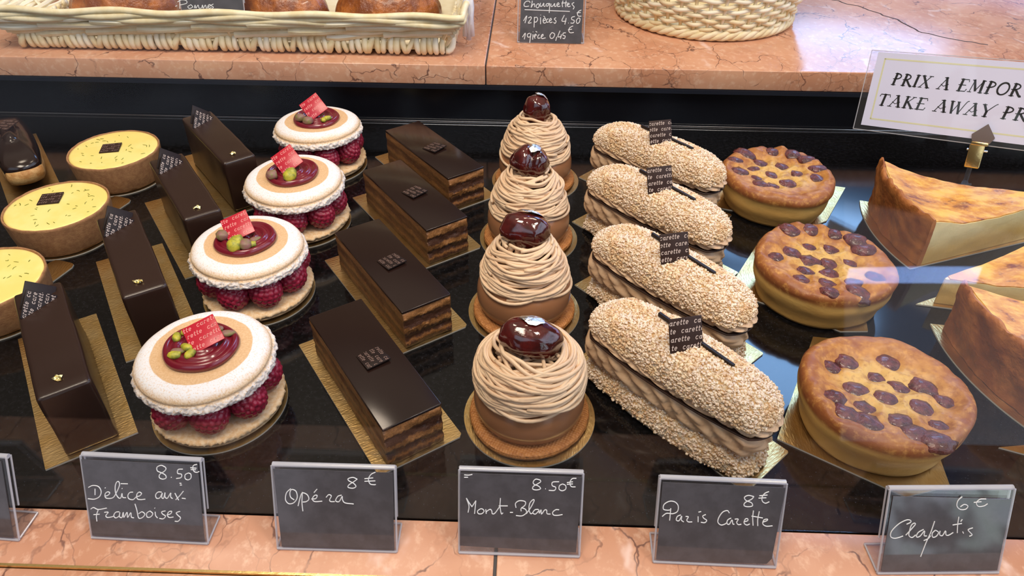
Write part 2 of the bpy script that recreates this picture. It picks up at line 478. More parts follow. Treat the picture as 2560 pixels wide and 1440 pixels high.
# ---------------------------------------------------------------- geometry helpers
class MB:
    """collects vertices and faces of ONE mesh"""
    def __init__(s):
        s.v = []; s.f = []; s.m = []
    def add(s, v, f, mi=0):
        o = len(s.v)
        s.v.extend([tuple(p) for p in v])
        s.f.extend([tuple(i+o for i in q) for q in f])
        s.m.extend([mi]*len(f))
        return s
    def box(s, c, d, mi=0, rz=0.0):
        cx, cy, cz = c; x, y, z = d[0]/2, d[1]/2, d[2]/2
        ca, sa = math.cos(rz), math.sin(rz)
        vs = []
        for k in (-z, z):
            for a, b in ((-x, -y), (x, -y), (x, y), (-x, y)):
                vs.append((cx+a*ca-b*sa, cy+a*sa+b*ca, cz+k))
        return s.add(vs, [(3, 2, 1, 0), (4, 5, 6, 7), (0, 1, 5, 4), (1, 2, 6, 5), (2, 3, 7, 6), (3, 0, 4, 7)], mi)
    def tube(s, pts, r, n=8, closed=False, cap=True, mi=0, squash=1.0):
        P = [Vector(p) for p in pts]
        N = len(P)
        rr = r if hasattr(r, '__len__') else [r]*N
        up = Vector((0, 0, 1))
        vs = []
        prev = None
        for i in range(N):
            a = P[(i-1) % N] if (closed or i > 0) else P[i]
            b = P[(i+1) % N] if (closed or i < N-1) else P[i]
            t = (b-a)
            t = t.normalized() if t.length > 1e-12 else Vector((1, 0, 0))
            if prev is None:
                q = up if abs(t.z) < 0.9 else Vector((1, 0, 0))
                u = (q - t*q.dot(t)).normalized()
            else:
                u = prev - t*prev.dot(t)
                u = u.normalized() if u.length > 1e-9 else up
            prev = u
            w = t.cross(u)
            for k in range(n):
                g = 2*PI*k/n
                vs.append(P[i] + u*(math.cos(g)*rr[i]*squash) + w*(math.sin(g)*rr[i]))
        fs = []
        M = N if closed else N-1
        for i in range(M):
            j = (i+1) % N
            for k in range(n):
                l = (k+1) % n
                fs.append((i*n+k, i*n+l, j*n+l, j*n+k))
        if cap and not closed:
            fs.append(tuple(range(n-1, -1, -1)))
            fs.append(tuple((N-1)*n+k for k in range(n)))
        return s.add(vs, fs, mi)
    def rings(s, R, capb=True, capt=True, mi=0, tipb=None, tipt=None):
        """R: list of equal-length closed rings, bottom to top, counter-clockwise"""
        n = len(R[0]); vs = [p for r in R for p in r]; fs = []
        for i in range(len(R)-1):
            for k in range(n):
                l = (k+1) % n
                fs.append((i*n+k, i*n+l, (i+1)*n+l, (i+1)*n+k))
        L = len(R)-1
        if tipb is not None:
            vs.append(tipb); q = len(vs)-1
            fs += [(q, (k+1) % n, k) for k in range(n)]
        elif capb:
            fs.append(tuple(range(n-1, -1, -1)))
        if tipt is not None:
            vs.append(tipt); q = len(vs)-1
            fs += [(q, L*n+k, L*n+(k+1) % n) for k in range(n)]
        elif capt:
            fs.append(tuple(L*n+k for k in range(n)))
        return s.add(vs, fs, mi)
    def lathe(s, prof, n=64, fn=None, mi=0):
        """prof: (r, z) from the axis at the bottom, round the outside, to the axis at the top"""
        R = []
        for r, z in prof:
            ring = []
            for k in range(n):
                a = 2*PI*k/n
                q = (r*math.cos(a), r*math.sin(a), z)
                ring.append(fn(q, a, r, z) if fn else q)
            R.append(ring)
        return s.rings(R, mi=mi)
    def prism(s, poly, z0, z1, mi=0):
        n = len(poly)
        vs = [(x, y, z0) for x, y in poly] + [(x, y, z1) for x, y in poly]
        fs = [tuple(range(n-1, -1, -1)), tuple(range(n, 2*n))] + [(k, (k+1) % n, n+(k+1) % n, n+k) for k in range(n)]
        return s.add(vs, fs, mi)
    def xform(s, M):
        s.v = [tuple(M @ Vector(p)) for p in s.v]
        return s


def mk(name, mb, mats, smooth=True, angle=40):
    me = bpy.data.meshes.new(name)
    me.from_pydata([tuple(p) for p in mb.v], [], mb.f)
    mats = mats if isinstance(mats, (list, tuple)) else [mats]
    for q in mats:
        me.materials.append(q)
    if len(mats) > 1:
        me.polygons.foreach_set('material_index', mb.m)
    if smooth:
        me.polygons.foreach_set('use_smooth', [True]*len(me.polygons))
        if angle < 180:
            bm = bmesh.new(); bm.from_mesh(me)
            lim = RAD(angle)
            for e in bm.edges:
                if len(e.link_faces) == 2 and e.calc_face_angle(0) > lim:
                    e.smooth = False
            bm.to_mesh(me); bm.free()
    me.update()
    return me


def bevelled(mb, w, seg=2):
    me = bpy.data.meshes.new('tmp')
    me.from_pydata([tuple(p) for p in mb.v], [], mb.f)
    bm = bmesh.new(); bm.from_mesh(me)
    bmesh.ops.recalc_face_normals(bm, faces=bm.faces)
    ed = [e for e in bm.edges if len(e.link_faces) == 2 and e.calc_face_angle(0) > 0.6]
    bmesh.ops.bevel(bm, geom=ed, offset=w, segments=seg, affect='EDGES', profile=0.5)
    out = MB()
    bm.verts.ensure_lookup_table()
    for i, v in enumerate(bm.verts):
        v.index = i
    out.add([v.co[:] for v in bm.verts], [tuple(v.index for v in f.verts) for f in bm.faces])
    bm.free(); bpy.data.meshes.remove(me)
    return out


def obj(name, me, parent=None, loc=(0, 0, 0), rot=(0, 0, 0), scale=None):
    o = bpy.data.objects.new(name, me)
    COL.objects.link(o)
    o.location = loc; o.rotation_euler = rot
    if scale:
        o.scale = scale
    if parent is not None:
        o.parent = parent
    return o


def tag(o, label, cat, group=None, kind=None):
    o['label'] = label; o['category'] = cat
    if group:
        o['group'] = group
    if kind:
        o['kind'] = kind
    return o


def thing(name, label, cat, loc=(0, 0, 0), rz=0.0, group=None):
    return tag(obj(name, None, None, loc, (0, 0, rz)), label, cat, group)


def structure(name, me, loc=(0, 0, 0)):
    o = obj(name, me, None, loc); o['kind'] = 'structure'
    return o


def nz(p, s, seed=0.0):
    return noise.noise(Vector((p[0]*s+seed, p[1]*s-seed*1.7, p[2]*s+seed*0.6)))


def smooth_line(pts, k=4):
    """Catmull-Rom through the points"""
    if len(pts) < 3:
        return [tuple(p) for p in pts]
    P = [np.array(p, float) for p in pts]
    P = [2*P[0]-P[1]] + P + [2*P[-1]-P[-2]]
    out = []
    for i in range(1, len(P)-2):
        for j in range(k):
            t = j/k
            a, b, c, d = P[i-1], P[i], P[i+1], P[i+2]
            out.append(tuple(0.5*((2*b) + (c-a)*t + (2*a-5*b+4*c-d)*t*t + (3*b-a-3*c+d)*t**3)))
    out.append(tuple(P[-2]))
    return out


def ribbon(mb, pts, w, z=0.0, h=0.00006):
    """flat stroke of width w lying on the plane z (thin raised print)"""
    P = [np.array(p[:2], float) for p in pts]
    n = len(P)
    L = []; Rr = []
    for i in range(n):
        a = P[max(i-1, 0)]; b = P[min(i+1, n-1)]
        t = b-a; l = np.hypot(*t)
        t = t/l if l > 1e-12 else np.array([1.0, 0])
        q = np.array([-t[1], t[0]])*w/2
        e = 0
        if i == 0: e = -t*w*0.35
        if i == n-1: e = t*w*0.35
        L.append(P[i]+q+e); Rr.append(P[i]-q+e)
    vs = [(p[0], p[1], z+h) for p in L] + [(p[0], p[1], z+h) for p in Rr]
    vs += [(p[0], p[1], z) for p in L] + [(p[0], p[1], z) for p in Rr]
    fs = []
    for i in range(n-1):
        fs.append((i, n+i, n+i+1, i+1))
        fs.append((2*n+i, i, i+1, 2*n+i+1))
        fs.append((n+i, 3*n+i, 3*n+i+1, n+i+1))
    mb.add(vs, fs)


def arc(cx, cy, rx, ry, a0, a1, n=9):
    return [(cx+rx*math.cos(RAD(a0+(a1-a0)*i/n)), cy+ry*math.sin(RAD(a0+(a1-a0)*i/n))) for i in range(n+1)]


LOWER = {
    'c': ([arc(.40, .5, .38, .5, 45, 315)], .95),
    'a': ([arc(.36, .45, .34, .45, 60, 360+60), [(.70, .95), (.62, .2), (.72, .0), (.86, .06)]], 1.0),
    'r': ([[(.12, 1), (.12, 0)], [(.12, .65), (.30, .95), (.52, .98), (.60, .85)], [(-.02, .0), (.28, 0)]], .78),
    'e': ([[(.06, .5), (.70, .5)] + arc(.38, .5, .34, .5, 0, 310)[1:]], .92),
    't': ([[(.22, 1.45), (.18, .2), (.30, .0), (.52, .10)], [(-.02, 1), (.50, 1)]], .66),
}


def print_rows(size, rows, xh, seed, phase, text='carette'):
    """rows of italic word print running over a square plate and cut off at its edges"""
    mb = MB()
    S = size/2*0.97
    for r in range(rows):
        y = S - (r+0.72)*(2*S/rows)
        x = -S - phase[r % len(phase)]*xh
        while x < S:
            for ch in text:
                strokes, adv = LOWER[ch]
                for st in strokes:
                    q = smooth_line(st, 2) if len(st) > 2 else st
                    run = []
                    for px, py in q:
                        X = x + (px + 0.22*py)*xh; Y = y + py*xh
                        if abs(X) < S and abs(Y) < S:
                            run.append((X, Y))
                        else:
                            if len(run) > 1: ribbon(mb, run, xh*0.19)
                            run = []
                    if len(run) > 1: ribbon(mb, run, xh*0.19)
                x += (adv+0.22)*xh
            x += 1.6*xh
    return mb


def handwriting(s, r):
    """pen strokes: 'x,y x,y;...' in hundredths of a millimetre on the card"""
    mb = MB()
    for st in s.split(';'):
        p = [tuple(float(v)*1e-5 for v in q.split(',')) for q in st.split()]
        if len(p) == 2 and abs(p[0][0]-p[1][0])+abs(p[0][1]-p[1][1]) < 0.0004:
            p = [p[0], (p[0][0]+r, p[0][1])]
        q = smooth_line(p, 5)
        mb.tube([(x, y, 0) for x, y in q], r, 6)
    return mb


def plate_mesh(name, s, h, mat, w=0.0003):
    return mk(name, bevelled(MB().box((0, 0, h/2), (s, s, h)), w, 2), mat)


def ico(sub=1):
    bm = bmesh.new()
    bmesh.ops.create_icosphere(bm, subdivisions=sub, radius=1.0)
    v = [x.co.copy() for x in bm.verts]; f = [tuple(q.index for q in p.verts) for p in bm.faces]
    bm.free()
    return v, f


ICO1, ICO2, ICO3, ICO4, ICO5 = ico(1), ico(2), ico(3), ico(4), ico(5)


def leaf_mesh(name, seed, s, mat):
    """a torn, crumpled scrap of metal leaf"""
    rg = random.Random(seed)
    n = 11
    mb = MB()
    ring = []
    for k in range(n):
        a = 2*PI*k/n
        r = s*rg.uniform(0.35, 1.0)*(1.0 if k % 2 else 0.7)
        ring.append((r*math.cos(a)*1.3, r*math.sin(a)*0.75, rg.uniform(0.0, 0.45)*s))
    vs = [(0, 0, 0.25*s)] + ring + [(x*0.5, y*0.5, rg.uniform(0, .5)*s) for x, y, z in ring]
    fs = []
    for k in range(n):
        l = (k+1) % n
        fs.append((0, n+1+k, n+1+l)); fs.append((n+1+k, 1+k, 1+l, n+1+l))
    lo = len(vs)
    vs += [(x, y, z-0.00015) for x, y, z in vs]
    fs += [tuple(lo+i for i in reversed(f)) for f in fs]
    mb.add(vs, fs)
    return mk(name, mb, mat, smooth=False)


# ---------------------------------------------------------------- large structure
GLASS_Y, EDGE_Y, BACK_Y, SHELF_Z = 0.2242, 0.1905, 0.707, 0.064

structure('floor', mk('display_floor', MB().box((0, (GLASS_Y+BACK_Y)/2+0.0002, -0.0125), (2.4, BACK_Y-GLASS_Y-0.0004, 0.025)), GRANITE, smooth=False))
structure('wall_back', mk('back_fascia', MB().box((0, BACK_Y+0.010, 0.0085), (2.4, 0.018, 0.066)), BLACK, smooth=False))
structure('trim_1', mk('floor_trim', bevelled(MB().box((0, BACK_Y-0.0012, 0.0012), (2.4, 0.0018, 0.0022)), 0.0006, 2), STEEL))
structure('trim_2', mk('shelf_trim', MB().box((0, BACK_Y-0.003, SHELF_Z-0.0205-0.0022), (2.4, 0.007, 0.0040)), DARKTRIM, smooth=False))


def slab(name, label, x0, x1, y0, y1, z0, z1, mat, bev=0.0012):
    cx, cy, cz = (x0+x1)/2, (y0+y1)/2, (z0+z1)/2
    o = obj(name, mk(name, bevelled(MB().box((0, 0, 0), (x1-x0, y1-y0, z1-z0)), bev, 3), mat), None, (cx, cy, cz))
    return tag(o, label, 'counter')


slab_l = slab('marble_counter', 'left slab of the pink marble back counter, under the long wicker tray', -1.2, -0.0466, BACK_Y-0.005, 1.75, SHELF_Z-0.0205, SHELF_Z, MARBLE)
slab_r = slab('marble_counter', 'right slab of the pink marble back counter, under the round basket, cracked', -0.0454, 1.2, BACK_Y-0.005, 1.75, SHELF_Z-0.0205, SHELF_Z, MARBLE)
slab('marble_ledge', 'left slab of the pink marble front ledge, carrying the two leftmost price holders', -1.2, -0.0128, EDGE_Y+0.0006, GLASS_Y-0.0008, -0.022, 0.0, MARBLE2, 0.0006)
slab('marble_ledge', 'right slab of the pink marble front ledge, carrying the two rightmost price holders', -0.0112, 1.2, EDGE_Y+0.0006, GLASS_Y-0.0008, -0.022, 0.0, MARBLE2, 0.0006)
slab('marble_nosing', 'pink marble strip in front of the brass line at the very bottom edge', -1.2, 1.2, 0.148, EDGE_Y-0.0008, -0.024, -0.0012, MARBLE2, 0.0006)
structure('trim_3', mk('ledge_joint', MB().box((0, EDGE_Y, -0.0115), (2.4, 0.0013, 0.0236)), BRASS, smooth=False))
structure('trim_4', mk('seam_front', MB().box((-0.012, (EDGE_Y+GLASS_Y)/2, -0.0115), (0.0014, GLASS_Y-EDGE_Y-0.002, 0.0220)), JOINT, smooth=False))
structure('trim_5', mk('seam_back', MB().box((-0.046, 1.2, SHELF_Z-0.0113), (0.0011, 0.99, 0.0220)), JOINT, smooth=False))
gl = obj('window_1', mk('glass_front', MB().box((0, 0, 0.155), (2.4, 0.0006, 0.31)), GLASS, smooth=False), None, (0, GLASS_Y, 0.0002), (RAD(-5), 0, 0))
gl['kind'] = 'structure'
# the long crack in the right counter slab
ck = MB()
cp = [(0.345, 0.985), (0.365, 0.955), (0.392, 0.925), (0.413, 0.893), (0.428, 0.860), (0.433, 0.835), (0.452, 0.812), (0.49, 0.79)]
q = smooth_line(cp, 6)
q = [(x+0.004*nz((x, y, 0), 90), y+0.004*nz((x, y, 3), 90)) for x, y in q]
ribbon(ck, q, 0.0022, 0, 0.0001)
cx_, cy_ = slab_r.location.x, slab_r.location.y
ck.v = [(x-cx_, y-cy_, z+0.01026) for x, y, z in ck.v]
o = obj('crack', mk('crack', ck, pmat('crack_dirt', lin(58, 46, 46), 0.8), smooth=False), slab_r)
o['label'] = 'dark jagged crack across the marble'

# ---------------------------------------------------------------- boards
def board(label, poly, loc, rz, h=0.0011, group=None):
    mb = MB()
    n = len(poly)
    mb.prism(poly, 0, h)
    mb.m = [1, 0] + [2]*n
    o = obj('cake_board', mk('cake_board', mb, [GOLD, CARDEDGE, CARDEDGE], smooth=False), None, loc, (0, 0, rz))
    return tag(o, label, 'cake board', group)


def circle_poly(r, n=72):
    return [(r*math.cos(2*PI*k/n), r*math.sin(2*PI*k/n)) for k in range(n)]


def rect_poly(l, w, c=0.0):
    x, y = l/2, w/2
    return [(-x, -y), (x-c, -y), (x, -y+c), (x, y-c), (x-c, y), (-x, y)] if c else [(-x, -y), (x, -y), (x, y), (-x, y)]


BH = 0.0013          # top of a board
ROWS4 = ('frontmost', 'second from the front', 'third from the front', 'rearmost')

# ---------------------------------------------------------------- opera cakes
def rect_ring(l, w, nl, nw):
    p = []
    for i in range(nw): p.append((l/2, -w/2 + w*i/nw, 1))
    for i in range(nl): p.append((l/2 - l*i/nl, w/2, 0))
    for i in range(nw): p.append((-l/2, w/2 - w*i/nw, 1))
    for i in range(nl): p.append((-l/2 + l*i/nl, -w/2, 0))
    return p


def cut_cake(l, w, h, seed, face=0.0013, side=0.0004, nl=70, nw=26, nz_=20):
    rr = rect_ring(l, w, nl, nw)
    R = []
    for k in range(nz_+1):
        z = h*k/nz_
        ring = []
        for x, y, e in rr:
            amp = face if e else side
            d = amp*(nz((x*(0.4 if not e else 1), y*(0.45 if e else 1), z*1.8), 230, seed) + 0.9*nz((x, y, z), 560, seed))
            # soft crumb layers sink in, cream layers stand out
            d += amp*0.45*math.sin(z/h*2*PI*2.6)
            if k in (0, nz_): d *= 0.3
            nx, ny = (1 if x > 0 else -1, 0) if e else (0, 1 if y > 0 else -1)
            ring.append((x+nx*d, y+ny*d, z))
        R.append(ring)
    return MB().rings(R)


OP_BODY = [mk('sponge_layers', cut_cake(0.1105, 0.0358, 0.0298, s), OPERA, angle=60) for s in (1.0, 7.0)]
OP_TOP = mk('chocolate_glaze', bevelled(MB().box((0, 0, 0.0008), (0.1112, 0.0364, 0.0019)), 0.0006, 3), GLAZE)
OP_PL = plate_mesh('chocolate_plaque', 0.0155, 0.0010, PLAQUE)
OP_TXT = mk('lettering', print_rows(0.0155, 4, 0.00165, 3, (2.0, 4.4, 0.6, 3.1)), PRINT_DIM, smooth=False)
OPS = [(-0.092, 0.312, -0.965), (-0.097, 0.410, -0.955), (-0.094, 0.506, -0.939), (-0.087, 0.5845, -0.915)]
OPL = ['frontmost layered coffee cake with matt dark glaze and square printed plaque',
       'second layered coffee cake from the front, glossy glaze, beside the second raspberry macaron',
       'third layered coffee cake from the front with dark glaze and square plaque',
       'rearmost layered coffee cake with reddish dark glaze, nearest the black back panel']
for i, (x, y, t) in enumerate(OPS):
    u = Vector((math.cos(t), math.sin(t), 0)); v = Vector((-math.sin(t), math.cos(t), 0))
    c = Vector((x, y, 0)) - u*0.006 + v*0.002
    board('gold rectangular board under the %s layered coffee cake' % ROWS4[i], rect_poly(0.128, 0.054, 0.002), c, t, group='gold boards under the layered coffee cakes')
    o = thing('opera_cake', OPL[i], 'cake', (x, y, BH), t, 'layered coffee cakes in a row')
    obj('sponge_layers', OP_BODY[i % 2], o)
    obj('chocolate_glaze', OP_TOP, o, (0, 0, 0.0296))
    p = obj('chocolate_plaque', OP_PL, o, (0.002, 0.001, 0.0318), (RAD(2), RAD(-5), RAD(3+4*i)))
    obj('lettering', OP_TXT, p, (0, 0, 0.00102), (0, 0, 0))

# ---------------------------------------------------------------- chocolate bars
def glazed_bar(l, w, h, seed):
    mb = bevelled(MB().box((0, 0, h/2), (l, w, h)), 0.0022, 4)
    bm = bmesh.new()
    vs = [bm.verts.new(p) for p in mb.v]
    for f in mb.f:
        bm.faces.new([vs[i] for i in f])
    bmesh.ops.subdivide_edges(bm, edges=[e for e in bm.edges if e.calc_length() > 0.01], cuts=14, use_grid_fill=True)
    out = MB()
    for i, v in enumerate(bm.verts):
        v.index = i
    P = []
    for v in bm.verts:
        x, y, z = v.co
        k = 1 + 0.05*max(0, 1-z/0.008)**2          # glaze pools a little at the foot
        d = 0.00035*nz((x, y, z), 60, seed)
        P.append((x*(1+(k-1)*w/l), y*k + d, max(z + (0.0004*nz((x, y, 0), 45, seed) if z > h*0.8 else 0), 0.0)))
    out.add(P, [tuple(v.index for v in f.verts) for f in bm.faces])
    bm.free()
    return out


BAR = mk('glazed_body', glazed_bar(0.108, 0.0275, 0.0462, 2.0), GLAZE2, angle=180)
TILE = plate_mesh('chocolate_plaque', 0.0178, 0.0009, PLAQUE)
TILE_TXT = mk('lettering', print_rows(0.0178, 5, 0.00165, 5, (1.0, 3.2, 5.0, 2.2, 4.0)), PRINT, smooth=False)
BARS = [(-0.2477, 0.2648, -54, (0.0075, 0.0075)), (-0.2414, 0.3512, -56, (0.007, 0.003)), (-0.2384, 0.4423, -54, (0.006, 0.003)), (-0.2396, 0.5282, -51, (0.011, -0.004))]
BARL = ['frontmost chocolate glazed bar, most of its gold board showing in front',
        'second chocolate glazed bar from the front, left of the second raspberry macaron',
        'third chocolate glazed bar from the front, its plaques overlapping the rearmost lime tart',
        'rearmost chocolate glazed bar, standing apart by the black back panel']
for i, (fx, fy, deg, fl) in enumerate(BARS):
    t = RAD(deg)
    u = Vector((math.cos(t), math.sin(t), 0)); v = Vector((-math.sin(t), math.cos(t), 0))
    c = Vector((fx, fy, 0)) - u*0.054
    board('gold rectangular board under the %s chocolate glazed bar' % ROWS4[i], rect_poly(0.131, 0.049), c - u*0.0085 - v*0.001, t, group='gold boards under the chocolate bars')
    o = thing('chocolate_bar', BARL[i], 'cake', (c.x, c.y, BH), t, 'chocolate glazed bars in a row')
    obj('glazed_body', BAR, o)
    obj('gold_flake', leaf_mesh('gold_flake', 40+i, 0.0042, GOLDLEAF), o, (0.054-0.0115, -0.001, 0.0462), (0, 0, RAD(40+i*23)))
    # two square plaques stuck corner-up into the glaze at the far end
    h = Vector((-0.0118, 0.0221, 0)).normalized()
    for j, (ax, lean) in enumerate(((-0.031, 24), (-0.0395, 28))):
        w_ = Vector((-h.y, h.x, 0))
        if w_.x > 0: w_ = -w_
        up = Vector((0, 0, 1))*math.cos(RAD(lean)) + w_*math.sin(RAD(lean))
        ex = (-h + up*1.0).normalized() if j == 0 else (-h + up).normalized()
        ey = (h + up).normalized()
        nrm = ex.cross(ey)
        M = Matrix((ex, ey, nrm)).transposed()
        if nrm.x < 0:
            ex, ey = ey, ex; nrm = ex.cross(ey)
            M = Matrix((ex, ey, nrm)).transposed()
        e = M.to_euler()
        p = obj('chocolate_plaque', TILE, o, (ax, -0.0015 + 0.001*j, 0.0468 + 0.001*j), e)
        if j == 0:
            obj('lettering', TILE_TXT, p, (0, 0, 0.00092), (0, 0, 0))

# ---------------------------------------------------------------- raspberry macarons
def shell_prof_top():
    # crumbly foot, waist, then a low smooth crown
    foot = [(0.0388+0.0013*math.sin(PI*k/9)**0.6, 0.0004+0.0058*k/9) for k in range(10)]
    return [(0.001, 0.0), (0.020, 0.0), (0.0360, 0.0001)] + foot + [(0.0379, 0.0067), (0.0378, 0.0072), (0.0382, 0.0079), (0.0380, 0.0089), (0.0371, 0.0103),
            (0.0355, 0.0116), (0.0334, 0.0126), (0.031, 0.0132), (0.0285, 0.0135), (0.020, 0.0136), (0.010, 0.0136), (0.001, 0.0136)]


def shell_top(seed):
    def fn(q, a, r, z):
        x, y, _ = q
        foot = 1.0 if (r > 0.0375 and z < 0.0064) else 0.0
        if foot:
            p = (x, y, z*1.3)
            d = 0.0011*nz(p, 260, seed) + 0.0012*nz(p, 620, seed) - 0.0009*max(0, nz(p, 420, seed+5))
            zz = z + 0.0008*nz((y, x, z), 420, seed)*(z > 0.0006)
        else:
            d = 0.0
            zz = z + 0.0002*nz((x, y, 0), 80, seed)*(1 if z > 0.003 else 0)
        d += 0.0005*nz((x, y, 0), 35, seed)*(r/0.04)
        k = 1 + d/max(r, 1e-4)
        return (x*k, y*k, zz)
    return MB().lathe(shell_prof_top(), 380, fn)


def shell_bot(seed):
    prof = [(0.001, 0.0), (0.030, 0.0), (0.0350, 0.0004), (0.0376, 0.0014), (0.0382, 0.0026), (0.0379, 0.0034), (0.0385, 0.0040), (0.0392, 0.0051), (0.0390, 0.0062), (0.0380, 0.0070), (0.035, 0.0074), (0.02, 0.0074), (0.001, 0.0074)]
    def fn(q, a, r, z):
        x, y, _ = q
        foot = max(0.0, 1 - abs(z-0.0052)/0.0026) if r > 0.03 else 0
        d = foot*(0.0016*nz((x, y, z), 380, seed) + 0.0014*nz((x, y, z), 800, seed)) + 0.0006*nz((x, y, 0), 40, seed)*(r/0.04)
        k = 1 + d/max(r, 1e-4)
        return (x*k, y*k, z)
    return MB().lathe(prof, 200, fn)


def raspberry(seed):
    rg = random.Random(seed)
    n = 112
    C_ = []
    for i in range(n):
        z = 1 - 2*(i+0.5)/n; r = math.sqrt(1-z*z); a = i*2.399963
        C_.append(Vector((r*math.cos(a), r*math.sin(a), z)))
    v, f = ICO5
    P = []
    for p in v:
        d = min((p-c).length for c in C_)
        b = math.sqrt(max(0.0, 1-(d/0.20)**2)) if d < 0.20 else 0
        r = 0.87 + 0.15*b
        P.append((p.x*r*0.0114, p.y*r*0.0114, p.z*r*0.0122))
    return mk('raspberry', MB().add(P, f), RASP, angle=180)


def coulis():
    # a piped flat spiral: rings with grooves between
    prof = [(0.0006, 0.0), (0.0205, 0.0)]
    for k in range(1, 60):
        s = k/59
        r = 0.0214*(1-s)
        edge = min(1.0, (1-s)*0 + s*9)
        ring = 0.5+0.5*math.cos(2*PI*(0.0214-r)/0.0062 - 2.0)
        z = 0.0046*math.sqrt(max(0, 1-(1-min(1, s*6))**2)) - 0.0017*(1-ring)*min(1, s*4)
        prof.append((max(r, 0.0003), max(z, 0.0002)))
    def fn(q, a, r, z):
        w = 1 + 0.02*math.sin(2*a+0.7) + 0.012*math.sin(5*a)
        return (q[0]*w, q[1]*w, z + 0.0004*math.sin(a)*(z > 0.001))
    return mk('raspberry_coulis', MB().lathe(prof, 96, fn), COULIS, angle=180)


def nut(seed, l, w, h, chop=None):
    v, f = ICO3
    P = []
    for p in v:
        x, y, z = p
        k = 1 - 0.28*x                                    # pointed end
        X, Y, Z = x*l/2, y*w/2*k, z*h/2*k
        if chop is not None and X > chop*l/2:
            X = chop*l/2 + 0.1*(X-chop*l/2)
        d = 1 + 0.10*nz((X, Y, Z), 700, seed)
        P.append((X*d, Y*d, Z*d))
    return MB().add(P, f)


TOPS = [mk('top_shell', shell_top(s), SHELL, angle=180) for s in (3.0, 11.0)]
BOTS = [mk('bottom_shell', shell_bot(s), SHELLB, angle=180) for s in (5.0, 17.0)]
RASPS = [raspberry(1), raspberry(2)]
COUL = coulis()
RPL = plate_mesh('red_plaque', 0.0190, 0.0009, REDPL)
RTXT = mk('lettering', print_rows(0.0190, 4, 0.0018, 9, (4.6, 2.0, 5.6, 3.0)), REDPRINT, smooth=False)
NUT_A = mk('pistachio', nut(1, 0.0150, 0.0098, 0.0090), PIST, angle=180)
NUT_B = mk('pistachio', nut(2, 0.0098, 0.0048, 0.0044, 0.45), PIST, angle=180)
NUT_C = mk('pistachio', nut(3, 0.0085, 0.0048, 0.0030), PISTSKIN, angle=180)
NUT_D = mk('pistachio', nut(4, 0.0125, 0.0085, 0.0070, 0.2), PISTSKIN, angle=180)
NUTS = dict(A=NUT_A, B=NUT_B, C=NUT_C, D=NUT_D)
MACS = [(-0.187, 0.302), (-0.197, 0.4125), (-0.190, 0.508), (-0.1955, 0.609)]
MACL = ['frontmost raspberry macaron, red plaque lying among small chopped pistachios',
        'second raspberry macaron from the front, one large yellow pistachio against its plaque',
        'third raspberry macaron from the front, plaque behind a grey and a yellow pistachio',
        'rearmost raspberry macaron, split pistachios to the left of its red plaque']
MNUT = [[('B', -10.5, 9.9, 60), ('B', -15, 4.5, 110), ('C', -9.5, -7.5, 20), ('B', -6.4, -4.2, 150), ('B', -1.5, -9.2, 75), ('B', -9, -11.0, 10), ('C', 13.4, 9.0, 20), ('C', 5.5, 13.0, 160)],
        [('A', -1.2, -12.6, 80), ('D', 4.9, -11.6, 100), ('B', 9.2, -11.0, 20), ('D', -14.6, -1.6, 110), ('C', 9.2, -4.2, 50)],
        [('D', -10.2, -11.6, 30), ('A', 2.8, -12.2, 85), ('D', -9.0, 6.5, 60)],
        [('D', -13.0, -8.6, 150), ('D', -4.6, -14.4, 155), ('B', 13.0, -6.2, 40), ('B', 10.0, -9.2, 80)]]
MPL = [(0.0018, 0.0035, 22, 35), (-0.0045, 0.0030, 32, 30), (-0.003, 0.0020, 42, 40), (-0.001, 0.0010, 46, 40)]
for i, (x, y) in enumerate(MACS):
    board('gold disc board under the %s raspberry macaron' % ROWS4[i], circle_poly(0.0398), (x+0.001, y-0.001, 0), 0, group='gold discs under the macarons')
    o = thing('raspberry_macaron', MACL[i], 'pastry', (x, y, BH), 0, 'raspberry macarons in a row')
    obj('bottom_shell', BOTS[i % 2], o, (0.001, 0, 0), (0, 0, i*1.3))
    for k in range(8):
        a = 2*PI*k/8 + 0.25 + i*0.31
        rr = 0.0284 + 0.0008*math.sin(3*k+i)
        obj('raspberry', RASPS[k % 2], o, (rr*math.cos(a)+0.001, rr*math.sin(a), 0.0192), (0.3*math.sin(k*2.1), 0.5*math.cos(k*1.7), k*0.9+i))
    ZT = 0.0309
    obj('top_shell', TOPS[i % 2], o, (0, 0, ZT), (RAD(1.5), RAD(1.0), i*0.9 if i % 2 else 0))
    obj('raspberry_coulis', COUL, o, (0, 0, ZT+0.0135), (0, 0, i*0.8+2.6))
    px, py, tilt, yw = MPL[i]
    e = (Matrix.Rotation(RAD(tilt), 3, 'X') @ Matrix.Rotation(RAD(yw), 3, 'Z')).to_euler()
    hz = ZT+0.0170 + 0.0118*math.sin(RAD(tilt))
    p = obj('red_plaque', RPL, o, (px, py, hz), e)
    obj('lettering', RTXT, p, (0, 0, 0.00092), (0, 0, 0))
    for q, nx, ny, rz in MNUT[i]:
        hh = {'A': 0.0040, 'B': 0.0021, 'C': 0.0016, 'D': 0.0032}[q]
        obj('pistachio', NUTS[q], o, (nx*1e-3, ny*1e-3, ZT+0.0163+hh), (RAD(8), RAD(-10 if q == 'A' else 6), RAD(rz)))

# ---------------------------------------------------------------- chestnut domes
def dome_r(z):
    """outline of the glazed dome, z from the top of the biscuit"""
    c, up = 0.0125, 0.0250
    if z < c:
        return 0.0328 - 0.0042*((c-z)/c)**2.2
    q = min((z-c)/up, 1.0)
    return 0.0328*(1-q**2.4)**(1/2.4)


